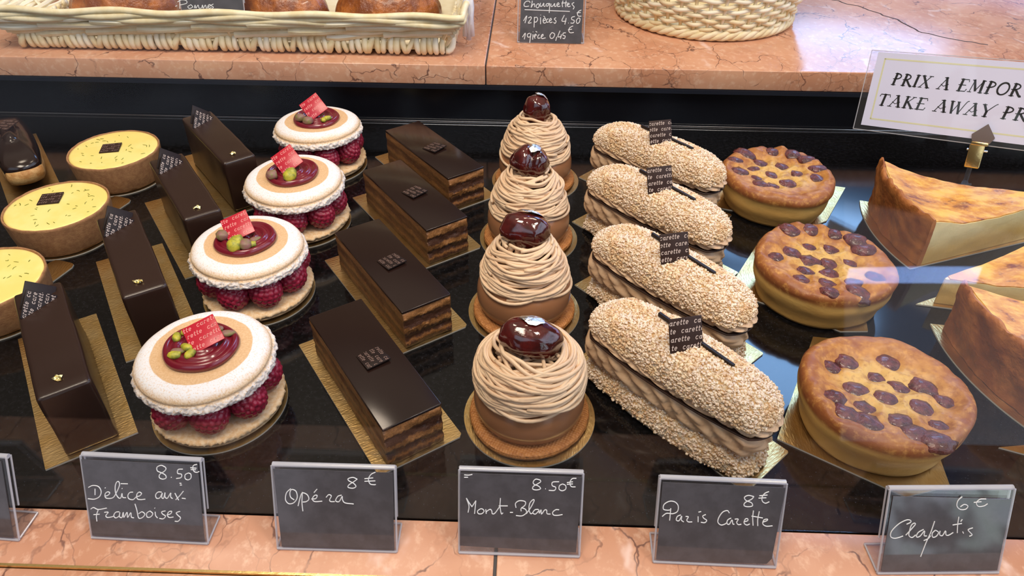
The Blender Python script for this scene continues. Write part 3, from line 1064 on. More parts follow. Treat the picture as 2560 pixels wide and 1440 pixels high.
def dome_prof():
    zs = [0.0125*k/9 for k in range(10)] + [0.0125+0.025*math.sin(RAD(90*k/22)) for k in range(1, 23)]
    return [(0.0005, 0.0), (0.02, 0.0)] + [(max(dome_r(z), 0.0005), z) for z in zs]


DOME = mk('chocolate_dome', MB().lathe(dome_prof(), 96), MILK, angle=180)


def biscuit_base(seed):
    prof = [(0.0005, 0.0), (0.034, 0.0), (0.0356, 0.0008), (0.0362, 0.0022), (0.0357, 0.0042), (0.0342, 0.0050), (0.02, 0.0051), (0.0005, 0.0051)]
    def fn(q, a, r, z):
        k = 1 + (0.0004*nz(q, 300, seed) + 0.0005*math.sin(3*a+seed))/max(r, 0.004)
        return (q[0]*k, q[1]*k, z)
    return MB().lathe(prof, 120, fn)


BASES = [mk('biscuit_base', biscuit_base(s), BISC, angle=50) for s in (1.0, 4.0)]


def nest(seed, z0, z1, prof, n, rr=0.00120, hollow=True):
    """a nest of piped vermicelli: many loose loops lying on a bell-shaped outline"""
    rg = random.Random(seed)
    mb = MB()
    for i in range(n):
        s = (i+0.5)/n
        h = z0 + (z1-z0)*s
        tx, ty = rg.gauss(0, 0.085), rg.gauss(0, 0.085)
        ph, ph2 = rg.uniform(0, 2*PI), rg.uniform(0, 2*PI)
        a0 = rg.uniform(0, 2*PI)
        span = rg.choice((1.0, 1.0, 1.0, 0.62, 0.5)) * 2*PI
        m_ = 52
        inner = rg.choice((0, 0, 0.0010, 0.0022))
        ox, oy = rg.gauss(0, 0.0006), rg.gauss(0, 0.0006)
        pts = []
        cnt = m_ if span > 6 else int(m_*span/6.28)
        for k in range(cnt):
            a = a0 + span*k/(cnt if span > 6 else cnt-1)
            z = h + 0.0010*math.sin(2*a+ph) + 0.0007*math.sin(3*a+ph2)
            r0 = prof(min(max((z-z0)/(z1-z0), -0.1), 1.15))
            z += r0*(tx*math.cos(a)+ty*math.sin(a))
            u = min(max((z-z0)/(z1-z0), -0.12), 1.15)
            r = prof(u) - inner + 0.0005*math.sin(3*a+ph) + 0.0004*math.sin(5*a+ph2)
            r = max(r, dome_r(z-0.005)+rr*0.75)
            pts.append((r*math.cos(a)+ox, r*math.sin(a)+oy, z))
        mb.tube(pts, rr*rg.uniform(0.9, 1.08), 7, closed=span > 6)
    if hollow:                                           # strands crossing the hollow at the top
        for i in range(36):
            a = rg.uniform(0, 2*PI); b = a + rg.uniform(1.4, 2.9)
            r1 = prof(0.97)*rg.uniform(0.6, 0.98)
            zt = z1 - rg.uniform(0.0005, 0.0055)
            A = Vector((r1*math.cos(a), r1*math.sin(a), zt)); B = Vector((r1*math.cos(b), r1*math.sin(b), zt-0.001))
            M_ = (A+B)*0.5*rg.uniform(0.5, 1.1); M_.z = zt - rg.uniform(0, 0.003)
            mb.tube(smooth_line([A, A*0.6+M_*0.4, M_, B*0.6+M_*0.4, B], 5), rr, 7)
    return mb


def prof_a(u):
    u = max(u, 0)
    return 0.0322 - 0.0022*u - 0.0085*u**3
def prof_b(u):
    u = max(u, 0)
    return 0.0297 - 0.0060*u - 0.0080*u**2.6


NESTS = [mk('chestnut_vermicelli', nest(5, 0.0335, 0.0545, prof_a, 58), VERMI, angle=180),
         mk('chestnut_vermicelli', nest(8, 0.0325, 0.0610, prof_b, 66), VERMI, angle=180)]


def leaf_on(name, seed, sx, sy, sz, cx, cy, w, h):
    """crumpled silver leaf draped over the top of a chestnut"""
    rg = random.Random(seed)
    n = 13; mb = MB(); vs = []
    def put(x, y, lift):
        q = max(0.02, 1-(x/sx)**2-(y/sy)**2)
        vs.append((x, y, sz*math.sqrt(q)*1.06 + lift))
    put(cx, cy, 0.0008)
    for ringk, amp in ((0.5, 0.0011), (1.0, 0.0007)):
        for k in range(n):
            a = 2*PI*k/n
            r = ringk*(rg.uniform(0.55, 1.0) if ringk == 1 else rg.uniform(0.8, 1.1))
            put(cx+w*r*math.cos(a), cy+h*r*math.sin(a), rg.uniform(0.0002, amp))
    fs = [(0, 1+k, 1+(k+1) % n) for k in range(n)] + [(1+k, n+1+k, n+1+(k+1) % n, 1+(k+1) % n) for k in range(n)]
    lo = len(vs)
    vs += [(x, y, z-0.0001) for x, y, z in vs]
    fs += [tuple(lo+i for i in reversed(f)) for f in fs]
    return mk(name, mb.add(vs, fs), SILVERLEAF, smooth=False)


def chestnut(seed, sx, sy, sz, cleft):
    v, f = ICO4
    P = []
    for p in v:
        x, y, z = p
        d = 1 + 0.10*nz((x, y, z), 1.3, seed) + 0.05*nz((x, y, z), 3.0, seed)
        c = cleft*math.exp(-((x-0.25)/0.16)**2)*max(0, z*0.7 - y*0.5 + 0.25)
        d -= c
        P.append((x*sx*d, y*sy*d, z*sz*d))
    return mk('candied_chestnut', MB().add(P, f), CHESTNUT, angle=180)


MBS = [(0.0035, 0.299, 0, (0.0185, 0.0115, 0.0118, 0.0), 0.0612, 12, (-0.001, 0.0022, 0.0100, 0.0066)),
       (-0.0015, 0.3985, 1, (0.0172, 0.0125, 0.0130, 0.02), 0.0672, 6, (0.0015, 0.0058, 0.0120, 0.0055)),
       (0.0005, 0.492, 1, (0.0152, 0.0125, 0.0132, 0.34), 0.0678, 0, (0.0040, 0.0020, 0.0056, 0.0100)),
       (0.0055, 0.587, 1, (0.0118, 0.0115, 0.0135, 0.0), 0.0680, 0, (0.0022, 0.0040, 0.0078, 0.0055))]
MBL = ['frontmost chestnut cream dome, wide nest under a long tilted glossy chestnut',
       'second chestnut cream dome from the front, silver leaf along its chestnut',
       'third chestnut cream dome from the front, under a cleft heart-shaped chestnut',
       'rearmost chestnut cream dome, topped by a small round chestnut']
for i, (x, y, k, cs, cz, ct, lf) in enumerate(MBS):
    board('gold disc board under the %s chestnut cream dome' % ROWS4[i], circle_poly(0.0398), (x+0.0005, y, 0), 0, group='gold discs under the chestnut domes')
    o = thing('chestnut_dome', MBL[i], 'pastry', (x, y, BH), 0, 'chestnut cream domes in a row')
    obj('biscuit_base', BASES[i % 2], o, (0, 0, 0), (0, 0, i*0.8))
    obj('chocolate_dome', DOME, o, (0, 0, 0.0050), (0, 0, i*0.7), (1, 1, 0.94 if k == 0 else 1.0))
    obj('chestnut_vermicelli', NESTS[k], o, (0, 0, 0), (0, 0, i*1.9))
    c = obj('candied_chestnut', chestnut(i*3.1+1, *cs), o, (0, 0.001, cz), (0, RAD(ct), RAD(-6*i)))
    obj('silver_leaf', leaf_on('silver_leaf', 60+i, *cs[:3], *lf), c)

# ---------------------------------------------------------------- hazelnut eclairs
def stadium(l, w, n=72):
    r = w/2; s = l/2 - r
    out = []
    for k in range(n):
        a = 2*PI*k/n
        x, y = math.cos(a), math.sin(a)
        # superellipse-like capsule
        px = s*(1 if x > 0 else -1)*min(1, abs(x)*1.6) + r*x
        out.append((px, r*y, a))
    return out


def bun(l, w, h, seed, flat=0.15, n=88, rows=18):
    """an elongated choux half: flat under, rounded over"""
    R = []
    for j in range(rows+1):
        t = j/rows
        a = PI/2*t
        k = math.cos(a)**0.45 if t < 1 else 0.03
        k = max(k, 0.03)
        z = h*math.sin(a)
        if j == 0: k, z = 0.86, 0
        ring = []
        for px, py, q in stadium(l, w, n):
            d = 1 + 0.05*nz((px, py, z), 60, seed)
            X = (px*k if abs(px) < l/2 else px*k)*d
            ring.append((X, py*k*d + 0.0016*math.sin(px*38+seed), z + 0.0012*nz((px, py, 0), 35, seed)*(1 if j else 0)))
        R.append(ring)
    return MB().rings(R)


def nibs(base, n, seed, lo, hi, zmin=-1.0, press=0.25):
    """chopped nuts pressed all over the surface of base"""
    rg = random.Random(seed)
    P = [Vector(p) for p in base.v]
    tri = []
    for f in base.f:
        for i in range(1, len(f)-1):
            tri.append((P[f[0]], P[f[i]], P[f[i+1]]))
    ar = np.array([((b-a).cross(c-a)).length for a, b, c in tri]); cum = np.cumsum(ar)/ar.sum()
    v, f = ICO1
    mb = MB()
    made = 0; tries = 0
    while made < n and tries < n*5:
        tries += 1
        a, b, c = tri[int(np.searchsorted(cum, rg.random()))]
        nr = (b-a).cross(c-a)
        if nr.length < 1e-14: continue
        nr.normalize()
        if nr.z < zmin: continue
        s, t = rg.random(), rg.random()
        if s+t > 1: s, t = 1-s, 1-t
        p = a + (b-a)*s + (c-a)*t
        r = rg.uniform(lo, hi)
        ax = Vector((rg.gauss(0, 1), rg.gauss(0, 1), rg.gauss(0, 1))).normalized()
        M = Matrix.Rotation(rg.uniform(0, 6.28), 3, ax)
        sx, sy, sz = rg.uniform(.7, 1.35), rg.uniform(.7, 1.2), rg.uniform(.55, 1.0)
        mb.add([tuple(p + nr*r*press + M @ Vector((q.x*sx*rg.uniform(.8, 1.2), q.y*sy, q.z*sz))*r) for q in v], f)
        made += 1
    return mb


def piped_cream(l, w, z0, z1, seed):
    """a ridged band of piped cream, shell after shell, showing all round"""
    R = []
    n = 260; rows = 14
    base = stadium(l, w, n)
    L = [0]
    for k in range(1, n+1):
        a, b = base[k-1], base[k % n]
        L.append(L[-1]+math.hypot(a[0]-b[0], a[1]-b[1]))
    for j in range(rows+1):
        t = j/rows
        z = z0 + (z1-z0)*t
        ring = []
        for k, (px, py, q) in enumerate(base):
            s = L[k]
            wob = 0.8*nz((px, py, 0), 50, seed)
            ph = s/0.0135 + t*1.5 + wob
            d = 0.0030*abs(math.sin(PI*ph))**0.7 + 0.0009*abs(math.sin(PI*(t*3.2 + 0.4*math.sin(PI*ph)))) - 0.003*(2*t-1)**4
            kx = (1 + (d-0.0018)/(w/2))
            ring.append((px + d*math.cos(q)*0.8, py*kx, z + 0.0005*math.sin(2*PI*ph)*(0 < j < rows)))
        R.append(ring)
    return MB().rings(R)


PL_, PW_ = 0.128, 0.043
bot_base = bun(PL_, PW_, 0.0190, 4.0)
top_base = bun(PL_-0.001, PW_-0.0015, 0.0185, 9.0)
CRUMB = pmat('sugared_choux', lin(208, 166, 112), 0.7, col2=lin(234, 218, 194), nscale=520, nrange=(0.40, 0.60), bump=(800, 1.0, 0.0016))
PC_BOT = mk('bottom_choux', bot_base, CRUMB, angle=180)
PC_TOP = mk('top_choux', top_base, CRUMB, angle=180)
PC_NIB_T = mk('hazelnut_nibs', nibs(top_base, 7000, 3, 0.0004, 0.00125, -0.35), NIB, smooth=False)
PC_NIB_B = mk('hazelnut_nibs', nibs(bot_base, 3800, 4, 0.0004, 0.0012, -0.2), NIB, smooth=False)
PC_CREAM = mk('praline_cream', piped_cream(PL_-0.007, PW_-0.008, 0.0160, 0.0335, 2.0), CREAM, angle=180)
PC_CREAM2 = mk('cream_swirl', piped_cream(PL_-0.008, PW_-0.007, 0.0342, 0.0405, 6.0), CREAM, angle=180)
pr = [(x, y) for x, y, a in stadium(PL_-0.003, PW_-0.003, 64)]
PC_SHEET = mk('chocolate_sheet', bevelled(MB().prism(pr, 0, 0.0012), 0.0003, 1), PLAQUE_BR)
PC_STICK = mk('chocolate_stick', bevelled(MB().box((0, 0, 0), (0.054, 0.0020, 0.0024)), 0.0002, 1), PLAQUE)
PC_PL = plate_mesh('chocolate_plaque', 0.0195, 0.0010, PLAQUE_BR)
PC_TXT = [mk('lettering', print_rows(0.0195, 4, 0.00185, s, ph), PRINT, smooth=False) for s, ph in ((1, (1.2, 5.4, 1.0, 5.2)), (2, (0.2, 3.6, 0.0, 3.4)))]
PCS = [(0.0905, 0.3055, -44), (0.0965, 0.3895, -44.5), (0.0985, 0.4785, -43), (0.1095, 0.5585, -40)]
PCL = ['frontmost hazelnut crusted eclair, whole side of piped cream in view',
       'second hazelnut crusted eclair from the front, cream swirl showing at its end',
       'third hazelnut crusted eclair from the front, overlapped by the second one',
       'rearmost hazelnut crusted eclair, its plaque standing out against the black panel']
for i, (x, y, deg) in enumerate(PCS):
    t = RAD(deg)
    u = Vector((math.cos(t), math.sin(t), 0)); v = Vector((-math.sin(t), math.cos(t), 0))
    c = Vector((x, y, 0)) + v*0.002 - u*0.002
    board('gold rectangular board under the %s hazelnut crusted eclair' % ROWS4[i], rect_poly(0.136, 0.043, 0.001), c + v*0.003, t-RAD(2.5), group='gold boards under the hazelnut eclairs')
    o = thing('hazelnut_eclair', PCL[i], 'pastry', (x, y, BH), t, 'hazelnut crusted eclairs in a row')
    b = obj('bottom_choux', PC_BOT, o)
    q = obj('hazelnut_nibs', PC_NIB_B, b); q['kind'] = 'stuff'
    obj('praline_cream', PC_CREAM, o, (-0.001, -0.0015, 0))
    obj('chocolate_sheet', PC_SHEET, o, (0.001, -0.001, 0.0331), (0, RAD(0.4), 0))
    obj('cream_swirl', PC_CREAM2, o, (0.002, -0.001, 0))
    b = obj('top_choux', PC_TOP, o, (0, 0, 0.0385), (RAD(2), 0, 0))
    q = obj('hazelnut_nibs', PC_NIB_T, b); q['kind'] = 'stuff'
    pl_z = 0.0385+0.0185+0.0078
    e = Matrix.Rotation(RAD(62), 3, 'X')
    e = (Matrix.Rotation(RAD(14)-t, 3, 'Z') @ e).to_euler()
    p = obj('chocolate_plaque', PC_PL, o, (0.001, -0.003, pl_z), e)
    obj('lettering', PC_TXT[0 if i in (0, 2) else 1], p, (0, 0, 0.00102))
    obj('chocolate_stick', PC_STICK, o, (0.004, 0.0035, 0.0385+0.0206), (0, RAD(2), RAD(-5)))

# ---------------------------------------------------------------- cherry clafoutis
def claf_top_z(x, y, R, h, seed, dents):
    r = math.hypot(x, y)
    z = h + 0.0035*math.exp(-((r/R-0.86)/0.16)**2) - 0.0022*math.exp(-(r/(0.55*R))**2)
    z += 0.0019*nz((x, y, 0), 48, seed) + 0.0010*nz((x, y, 0), 130, seed) + 0.0004*nz((x, y, 0), 330, seed)
    if r > R*0.93:
        z -= 0.0050*((r/R-0.93)/0.07)**2
    for dx, dy, w in dents:
        d = math.hypot(x-dx, y-dy)
        z -= 0.0022*math.exp(-(d/(w*0.9))**2) - 0.0010*math.exp(-((d-w*1.5)/(0.5*w))**2)
    return z


def clafoutis(name, R, h, seed, cherries, squash):
    nth, nr = 132, 40
    rg = random.Random(seed)
    def outl(a):
        return R*(1 + 0.018*math.sin(2*a+seed) + 0.012*math.sin(3*a+1.3*seed) + 0.010*math.sin(5*a+seed*2) + squash*math.exp(-((((a-1.2+PI) % (2*PI))-PI)/0.4)**2))
    rings = []
    for j in range(15):
        t = j/14
        k = 0.835 + 0.145*t**0.8 + 0.012*math.sin(t*9+seed)
        ring = []
        for i in range(nth):
            a = 2*PI*i/nth
            r = outl(a)*k*(1+0.006*nz((math.cos(a), math.sin(a), t*2.0), 4.0, seed))
            ring.append((r*math.cos(a), r*math.sin(a), (h-0.003)*t))
        rings.append(ring)
    for j in range(1, nr+1):
        k = 1 - j/nr
        k = max(k, 0.004)
        ring = []
        for i in range(nth):
            a = 2*PI*i/nth
            r = outl(a)*k
            x, y = r*math.cos(a), r*math.sin(a)
            rr = k*R
            z = claf_top_z(x/outl(a)*R, y/outl(a)*R, R, h, seed, cherries)
            ring.append((x, y, z))
        rings.append(ring)
    return MB().rings(rings)


def cherry(seed, w):
    v, f = ICO3
    P = []
    for p in v:
        x, y, z = p
        d = 1 + 0.16*nz((x, y, z), 2.2, seed) + 0.10*nz((x, y, z), 5.0, seed)
        P.append((x*w*1.12*d, y*w*0.86*d, z*w*0.50*d))
    return mk('cherry', MB().add(P, f), CHERRY, angle=180)


CHM = [cherry(s, 0.0080) for s in (1, 2.5, 4.1, 6.3)]
CL = [((0.2105, 0.3010), 0.0488, 0.0275, 1.0, [(-13, 24), (12, 25), (0, 13), (-16, 2), (0, -5), (11, 4), (25, 4), (-34, -9), (-17, -14), (16, -14), (32, -8), (-1, -24), (-20, -27), (19, -29), (4, -36), (-30, -22), (-25, 20), (11, -40)], 0.0),
      ((0.2135, 0.4260), 0.0490, 0.0290, 2.2, [(-14, 37), (1, 39), (17, 35), (30, 27), (-4, 21), (11, 18), (-20, 12), (-35, 5), (-10, 3), (4, 0), (20, 2), (34, 15), (-16, -9), (-23, -22), (1, -13), (-6, -27), (29, -20), (12, -25), (-9, -39), (11, -37)], -0.05),
      ((0.2140, 0.5540), 0.0480, 0.0285, 3.7, [(-21, 34), (4, 39), (20, 35), (30, 25), (-33, 21), (-9, 24), (8, 18), (-19, 12), (-35, 3), (-5, 3), (19, 5), (36, 10), (-20, -4), (-20, -17), (6, -12), (-9, -17), (32, -5)], 0.0)]
CLB = [(-0.0195, -0.007, RAD(15), 0.112, 0.094), (-0.016, -0.002, RAD(15), 0.108, 0.098), (0.006, 0.0, RAD(8), 0.098, 0.092)]
CLL = ['frontmost round cherry clafoutis, right behind the price holder reading Clafoutis',
       'middle round cherry clafoutis, between the frontmost one and the rearmost one',
       'rearmost round cherry clafoutis, next to the rearmost hazelnut crusted eclair']
CLR = ('frontmost', 'middle', 'rearmost')
CLP = [[(0.1515-.2115, .2839-.2995), (0.2115-.2115, .2455-.2995), (.2390-.2115, .2535-.2995), (.2560-.2115, .3700-.2995), (.1998-.2115, .3760-.2995)],
       [(.1519-.2150, .4243-.4225), (.2214-.2150, .3805-.4225), (.2405-.2150, .3815-.4225), (.2640-.2150, .4750-.4225), (.1871-.2150, .4840-.4225)],
       [(.1640-.2150, .5440-.5520), (.2430-.2150, .5180-.5520), (.2560-.2150, .5260-.5520), (.2905-.2150, .5830-.5520), (.1900-.2150, .6100-.5520)]]
for i, ((x, y), R, h, sd, ch, sq) in enumerate(CL):
    poly = CLP[i]
    board('gold board with straight edges under the %s round cherry clafoutis' % CLR[i], poly, (x, y, 0), 0, group='gold boards under the clafoutis')
    o = thing('cherry_clafoutis', CLL[i], 'cake', (x, y, BH), 0, 'cherry clafoutis in a row')
    dents = [(a*1e-3, b*1e-3, 0.0066) for a, b in ch]
    obj('baked_custard', mk('baked_custard', clafoutis('baked_custard', R, h, sd, dents, sq), CLAF, angle=180), o)
    for k, (a, b) in enumerate(ch):
        a, b = a*1e-3, b*1e-3
        rr = math.hypot(a, b)
        if rr > R*0.86: a, b = a*R*0.86/rr, b*R*0.86/rr
        z = claf_top_z(a, b, R, h, sd, dents)
        s = 1.04+0.16*math.sin(k*2.3+i)
        obj('cherry', CHM[k % 4], o, (a, b, z-0.0008), (0.15*math.sin(k), 0.15*math.cos(k*1.3), RAD(-35+25*math.sin(k*1.9))), (s, s, s))

# ---------------------------------------------------------------- lime tarts
def tart_shell(seed):
    prof = [(0.0005, 0.0), (0.033, 0.0), (0.0352, 0.0006), (0.0362, 0.003), (0.0376, 0.014), (0.0387, 0.0245), (0.0388, 0.0262), (0.0384, 0.0268), (0.0376, 0.0268), (0.0371, 0.0258), (0.0366, 0.020), (0.0005, 0.020)]
    def fn(q, a, r, z):
        x, y, _ = q
        k = 1 + 0.0004*nz(q, 200, seed)/max(r, .01) + 0.006*math.sin(2*a+seed)*(r > .03)
        return (x*k, y*k, z + (0.0005*nz(q, 160, seed) if z > 0.024 else 0))
    return mk('pastry_shell', MB().lathe(prof, 120, fn), CRUST, angle=50)


def lime_fill(seed):
    prof = [(0.0005, 0.0), (0.0366, 0.0), (0.0371, 0.0052), (0.0366, 0.0060), (0.035, 0.0063), (0.030, 0.0062), (0.02, 0.0063), (0.01, 0.0063), (0.0005, 0.0063)]
    def fn(q, a, r, z):
        k = 1 + 0.006*math.sin(2*a+seed)*(r > .03)
        return (q[0]*k, q[1]*k, z + 0.0002*nz(q, 60, seed)*(z > 0.003))
    return mk('lime_cream', MB().lathe(prof, 96, fn), LIME, angle=60)


def zest(seed):
    rg = random.Random(seed); mb = MB()
    for i in range(34):
        a = rg.uniform(0, 6.28); r = 0.032*math.sqrt(rg.uniform(0.05, 1))
        x, y = r*math.cos(a), r*math.sin(a)
        if abs(x+0.002) < 0.010 and abs(y-0.004) < 0.010: continue
        b = rg.uniform(0, 6.28); l = rg.uniform(0.0007, 0.0022)
        c = rg.uniform(-1, 1)
        pts = [(x-l*math.cos(b), y-l*math.sin(b), 0), (x+0.3*l*c*math.sin(b), y-0.3*l*c*math.cos(b), 0.0002), (x+l*math.cos(b), y+l*math.sin(b), 0)]
        mb.tube(pts, 0.00028, 5)
    return mk('lime_zest', mb, ZEST)


T_SH = tart_shell(2.0); T_FI = lime_fill(2.0)
T_PL = plate_mesh('chocolate_plaque', 0.0165, 0.0009, PLAQUE_BR)
T_TX = mk('lettering', print_rows(0.0165, 4, 0.0017, 5, (1.0, 4.2, 0.4, 3.0)), PRINT_DIM, smooth=False)
tab = circle_poly(0.0366, 60)
tabp = []
for x, y in tab:
    tabp.append((x, y))
TARTS = [(-0.3745, 0.3845, 'frontmost lime tart, cut off by the left edge of the picture', (0.012, -0.012), 0.030, 74, True),
         (-0.3755, 0.4815, 'middle lime tart with a square dark plaque, left of the third chocolate bar', (-0.0090, 0.0085), 0.034, 72, True),
         (-0.3745, 0.5775, 'rearmost lime tart, between the chocolate iced eclair and the rearmost chocolate bars', (-0.003, 0.001), 0.034, 72, False)]
for i, (x, y, lab, pp, prz, ta, hastab) in enumerate(TARTS):
    poly = []
    for k in range(72):
        a = 2*PI*k/72
        r = 0.0372
        d = ((a-RAD(ta)+PI) % (2*PI))-PI
        if hastab and abs(d) < 0.29:
            if abs(d) < 0.24: continue
            continue
        poly.append((a % (2*PI), (r*math.cos(a), r*math.sin(a))))
    if hastab:
        ca, sa = math.cos(RAD(ta)), math.sin(RAD(ta))
        pts = [(0.0355, -0.0105), (0.056, -0.0105), (0.0595, -0.0088), (0.0605, -0.006), (0.0605, 0.006), (0.0595, 0.0088), (0.056, 0.0105), (0.0355, 0.0105)]
        for j, (px, py) in enumerate(pts):
            poly.append((RAD(ta)-0.28+0.56*j/7, (px*ca-py*sa, px*sa+py*ca)))
    poly.sort(key=lambda q: q[0])
    board('round gold board under the %s lime tart' % ('frontmost', 'middle', 'rearmost')[i] + (', pull tab sticking out' if hastab else ''), [q[1] for q in poly], (x, y, 0), 0, group='gold boards under the lime tarts')
    o = thing('lime_tart', lab, 'tart', (x, y, BH), 0, 'lime tarts in a row')
    obj('pastry_shell', T_SH, o, (0, 0, 0), (0, 0, i*1.1))
    f = obj('lime_cream', T_FI, o, (0, 0, 0.0202), (0, 0, i*1.1))
    z = obj('lime_zest', zest(i+1), o, (0, 0, 0.0265)); z['kind'] = 'stuff'
    if i:
        p = obj('chocolate_plaque', T_PL, o, (pp[0], pp[1], 0.0268), (RAD(1), RAD(-1), RAD(14)))
        obj('lettering', T_TX, p, (0, 0, 0.00092))

# ---------------------------------------------------------------- chocolate iced eclair, far left
def icing(l, w, h):
    R = []
    n = 80
    for j in range(13):
        t = j/12; a = PI/2*t
        k = max(math.cos(a)**0.6, 0.32); z = h*math.sin(a)
        ring = []
        for px, py, q in stadium(l, w, n):
            dr = 0.0015*math.sin(q*5+1)*(1-t)**2
            ring.append(((px)*k, py*k, z - (0.0030+dr)*(j == 0) + 0.0006*nz((px, py, 0), 90, 2)))
        R.append(ring)
    return MB().rings(R)


ut = RAD(-52)
u = Vector((math.cos(ut), math.sin(ut), 0))
ec = Vector((-0.4350, 0.5385, 0)) - u*0.066
board('narrow gold board under the chocolate iced eclair at the far left', rect_poly(0.140, 0.043), ec, ut)
o = thing('chocolate_eclair', 'chocolate iced eclair at the far left, behind the lime tarts', 'pastry', (ec.x, ec.y, BH), ut)
eb = MB()
R = []
for j in range(15):
    a = -PI/2 + PI*j/14
    k = max(abs(math.cos(a))**0.55, 0.05)
    R.append([(px*k*(1+0.012*nz((px, py, a), 70)), py*k*(1+0.03*nz((px, py, a), 70)), 0.0155*(1+math.sin(a)*(0.97 if a > 0 else 0.97))) for px, py, q in stadium(0.124, 0.037, 72)])
obj('choux_body', mk('choux_body', eb.rings(R), CHOUX, angle=180), o)
obj('chocolate_icing', mk('chocolate_icing', icing(0.119, 0.0365, 0.0125), GLAZE, angle=180), o, (0, 0, 0.0215))
p = obj('chocolate_plaque', plate_mesh('chocolate_plaque', 0.0165, 0.0009, PLAQUE_BR), o, (-0.018, 0.001, 0.0340), (RAD(8), RAD(-4), RAD(38)))
obj('lettering', T_TX, p, (0, 0, 0.00092))

# ---------------------------------------------------------------- flan slices
def flan(label, tip, axis, half, R, seed, H=0.044, tipz=0.029, bR=None):
    nr, na = 34, 26
    A = [-half + 2*half*i/na for i in range(na+1)]
    ct = 0.0042
    def topz(r, a):
        s = r/R
        z = tipz + (H*0.78-tipz)*s + H*0.17*max(0, (s-0.72)/0.28)**1.6 - 0.004*math.sin(PI*min(1, s*1.02))
        x, y = r*math.cos(a), r*math.sin(a)
        return z + 0.0022*nz((x, y, 0), 38, seed) + 0.0008*nz((x, y, 0), 130, seed)
    o = thing('flan_slice', label, 'cake', (tip[0], tip[1], BH), axis, 'wedges of custard flan')
    Rc = R-ct
    # custard block
    vs = []; idx = {}
    def put(key, p):
        idx[key] = len(vs); vs.append(p)
    for i in range(nr+1):
        r = 0.0015 + (Rc-0.0015)*i/nr
        for j, a in enumerate(A):
            k = 1
            jag = 0.0010*nz((r, a, 0), 150, seed)*(1 if i < 6 else 0.3)
            rt_ = r + 0.0036*(r/Rc)**4
            put(('t', i, j), (rt_*math.cos(a)+jag*(i < 4), rt_*math.sin(a), topz(r, a)-0.0006))
            put(('b', i, j), (r*math.cos(a), r*math.sin(a), 0.0))
    fs = []
    g = lambda s, i, j: idx[(s, i, j)]
    for i in range(nr):
        for j in range(na):
            fs.append((g('t', i, j), g('t', i+1, j), g('t', i+1, j+1), g('t', i, j+1)))
            fs.append((g('b', i, j), g('b', i, j+1), g('b', i+1, j+1), g('b', i+1, j)))
    # cut faces, gently uneven
    for sgn, j in ((-1, 0), (1, na)):
        prev = None
        for q in range(9):
            col = []
            for i in range(nr+1):
                if q == 0: col.append(g('b', i, j))
                elif q == 8: col.append(g('t', i, j))
                else:
                    a = A[j]; r = 0.0015 + (Rc-0.0015)*i/nr
                    zt = vs[g('t', i, j)][2]
                    d = 0.0008*nz((r, q*0.006, 0), 120, seed+sgn) + sgn*0
                    r += 0.0036*(r/Rc)**4*(q/8)**1.6
                    p = (r*math.cos(a) - math.sin(a)*d, r*math.sin(a)+math.cos(a)*d, zt*q/8)
                    col.append(len(vs)); vs.append(p)
            if prev:
                for i in range(nr):
                    f = (prev[i], prev[i+1], col[i+1], col[i])
                    fs.append(f if sgn < 0 else tuple(reversed(f)))
            prev = col
    for j in range(na):
        fs.append((g('b', 0, j), g('t', 0, j), g('t', 0, j+1), g('b', 0, j+1)))
        fs.append((g('b', nr, j), g('b', nr, j+1), g('t', nr, j+1), g('t', nr, j)))
    obj('custard', mk('custard', MB().add(vs, fs), CUSTARD, angle=50), o)
    # browned skin
    mb = MB(); vs = []; fs = []
    n2 = na
    for lay in (1, 0):
        for i in range(nr+1):
            r = 0.004 + (Rc-0.0045)*i/nr
            for j, a in enumerate(A):
                aa = a*0.985
                z = topz(r, aa)
                rs_ = r + 0.0036*(r/Rc)**4
                vs.append((rs_*math.cos(aa), rs_*math.sin(aa), z + (0.0004 if lay else -0.0005)))
    L = (nr+1)*(n2+1)
    q = lambda i, j, l=0: l*L + i*(n2+1)+j
    for i in range(nr):
        for j in range(n2):
            fs.append((q(i, j), q(i+1, j), q(i+1, j+1), q(i, j+1)))
            fs.append((q(i, j, 1), q(i, j+1, 1), q(i+1, j+1, 1), q(i+1, j, 1)))
    for i in range(nr):
        fs.append((q(i, 0), q(i, 0, 1), q(i+1, 0, 1), q(i+1, 0)))
        fs.append((q(i, n2), q(i+1, n2), q(i+1, n2, 1), q(i, n2, 1)))
    for j in range(n2):
        fs.append((q(0, j), q(0, j+1), q(0, j+1, 1), q(0, j, 1)))
        fs.append((q(nr, j), q(nr, j, 1), q(nr, j+1, 1), q(nr, j+1)))
    obj('browned_skin', mk('browned_skin', mb.add(vs, fs), FLANTOP, angle=60), o)
    # crust wall with a torn, wavy upper rim
    NA, NZ = 60, 16
    vs = []; fs = []
    def rim(a):
        return H*(0.985 + 0.05*nz((a*6, 0, 0), 1.0, seed) + 0.05*nz((a*26, 1, 0), 1.0, seed))
    for side in (0, 1):
        for i in range(NA+1):
            a = -half*1.002 + 2*half*1.002*i/NA
            for k in range(NZ+1):
                t = k/NZ
                z = rim(a)*t
                flare = 0.004*t**1.6
                r = (R if side == 0 else R-ct*(1-0.05*t)) + flare*(1 if side == 0 else 0.9)
                r += (0.0014*nz((a*R, z, 0), 70, seed) + 0.0007*nz((a*R, z, 1), 210, seed))*(1 if side == 0 else 0.4)
                if t > 0.93: r += -0.0016*(t-0.93)/0.07 if side == 0 else 0.0012*(t-0.93)/0.07
                vs.append((r*math.cos(a), r*math.sin(a), z))
    L = (NA+1)*(NZ+1)
    w = lambda s, i, k: s*L+i*(NZ+1)+k
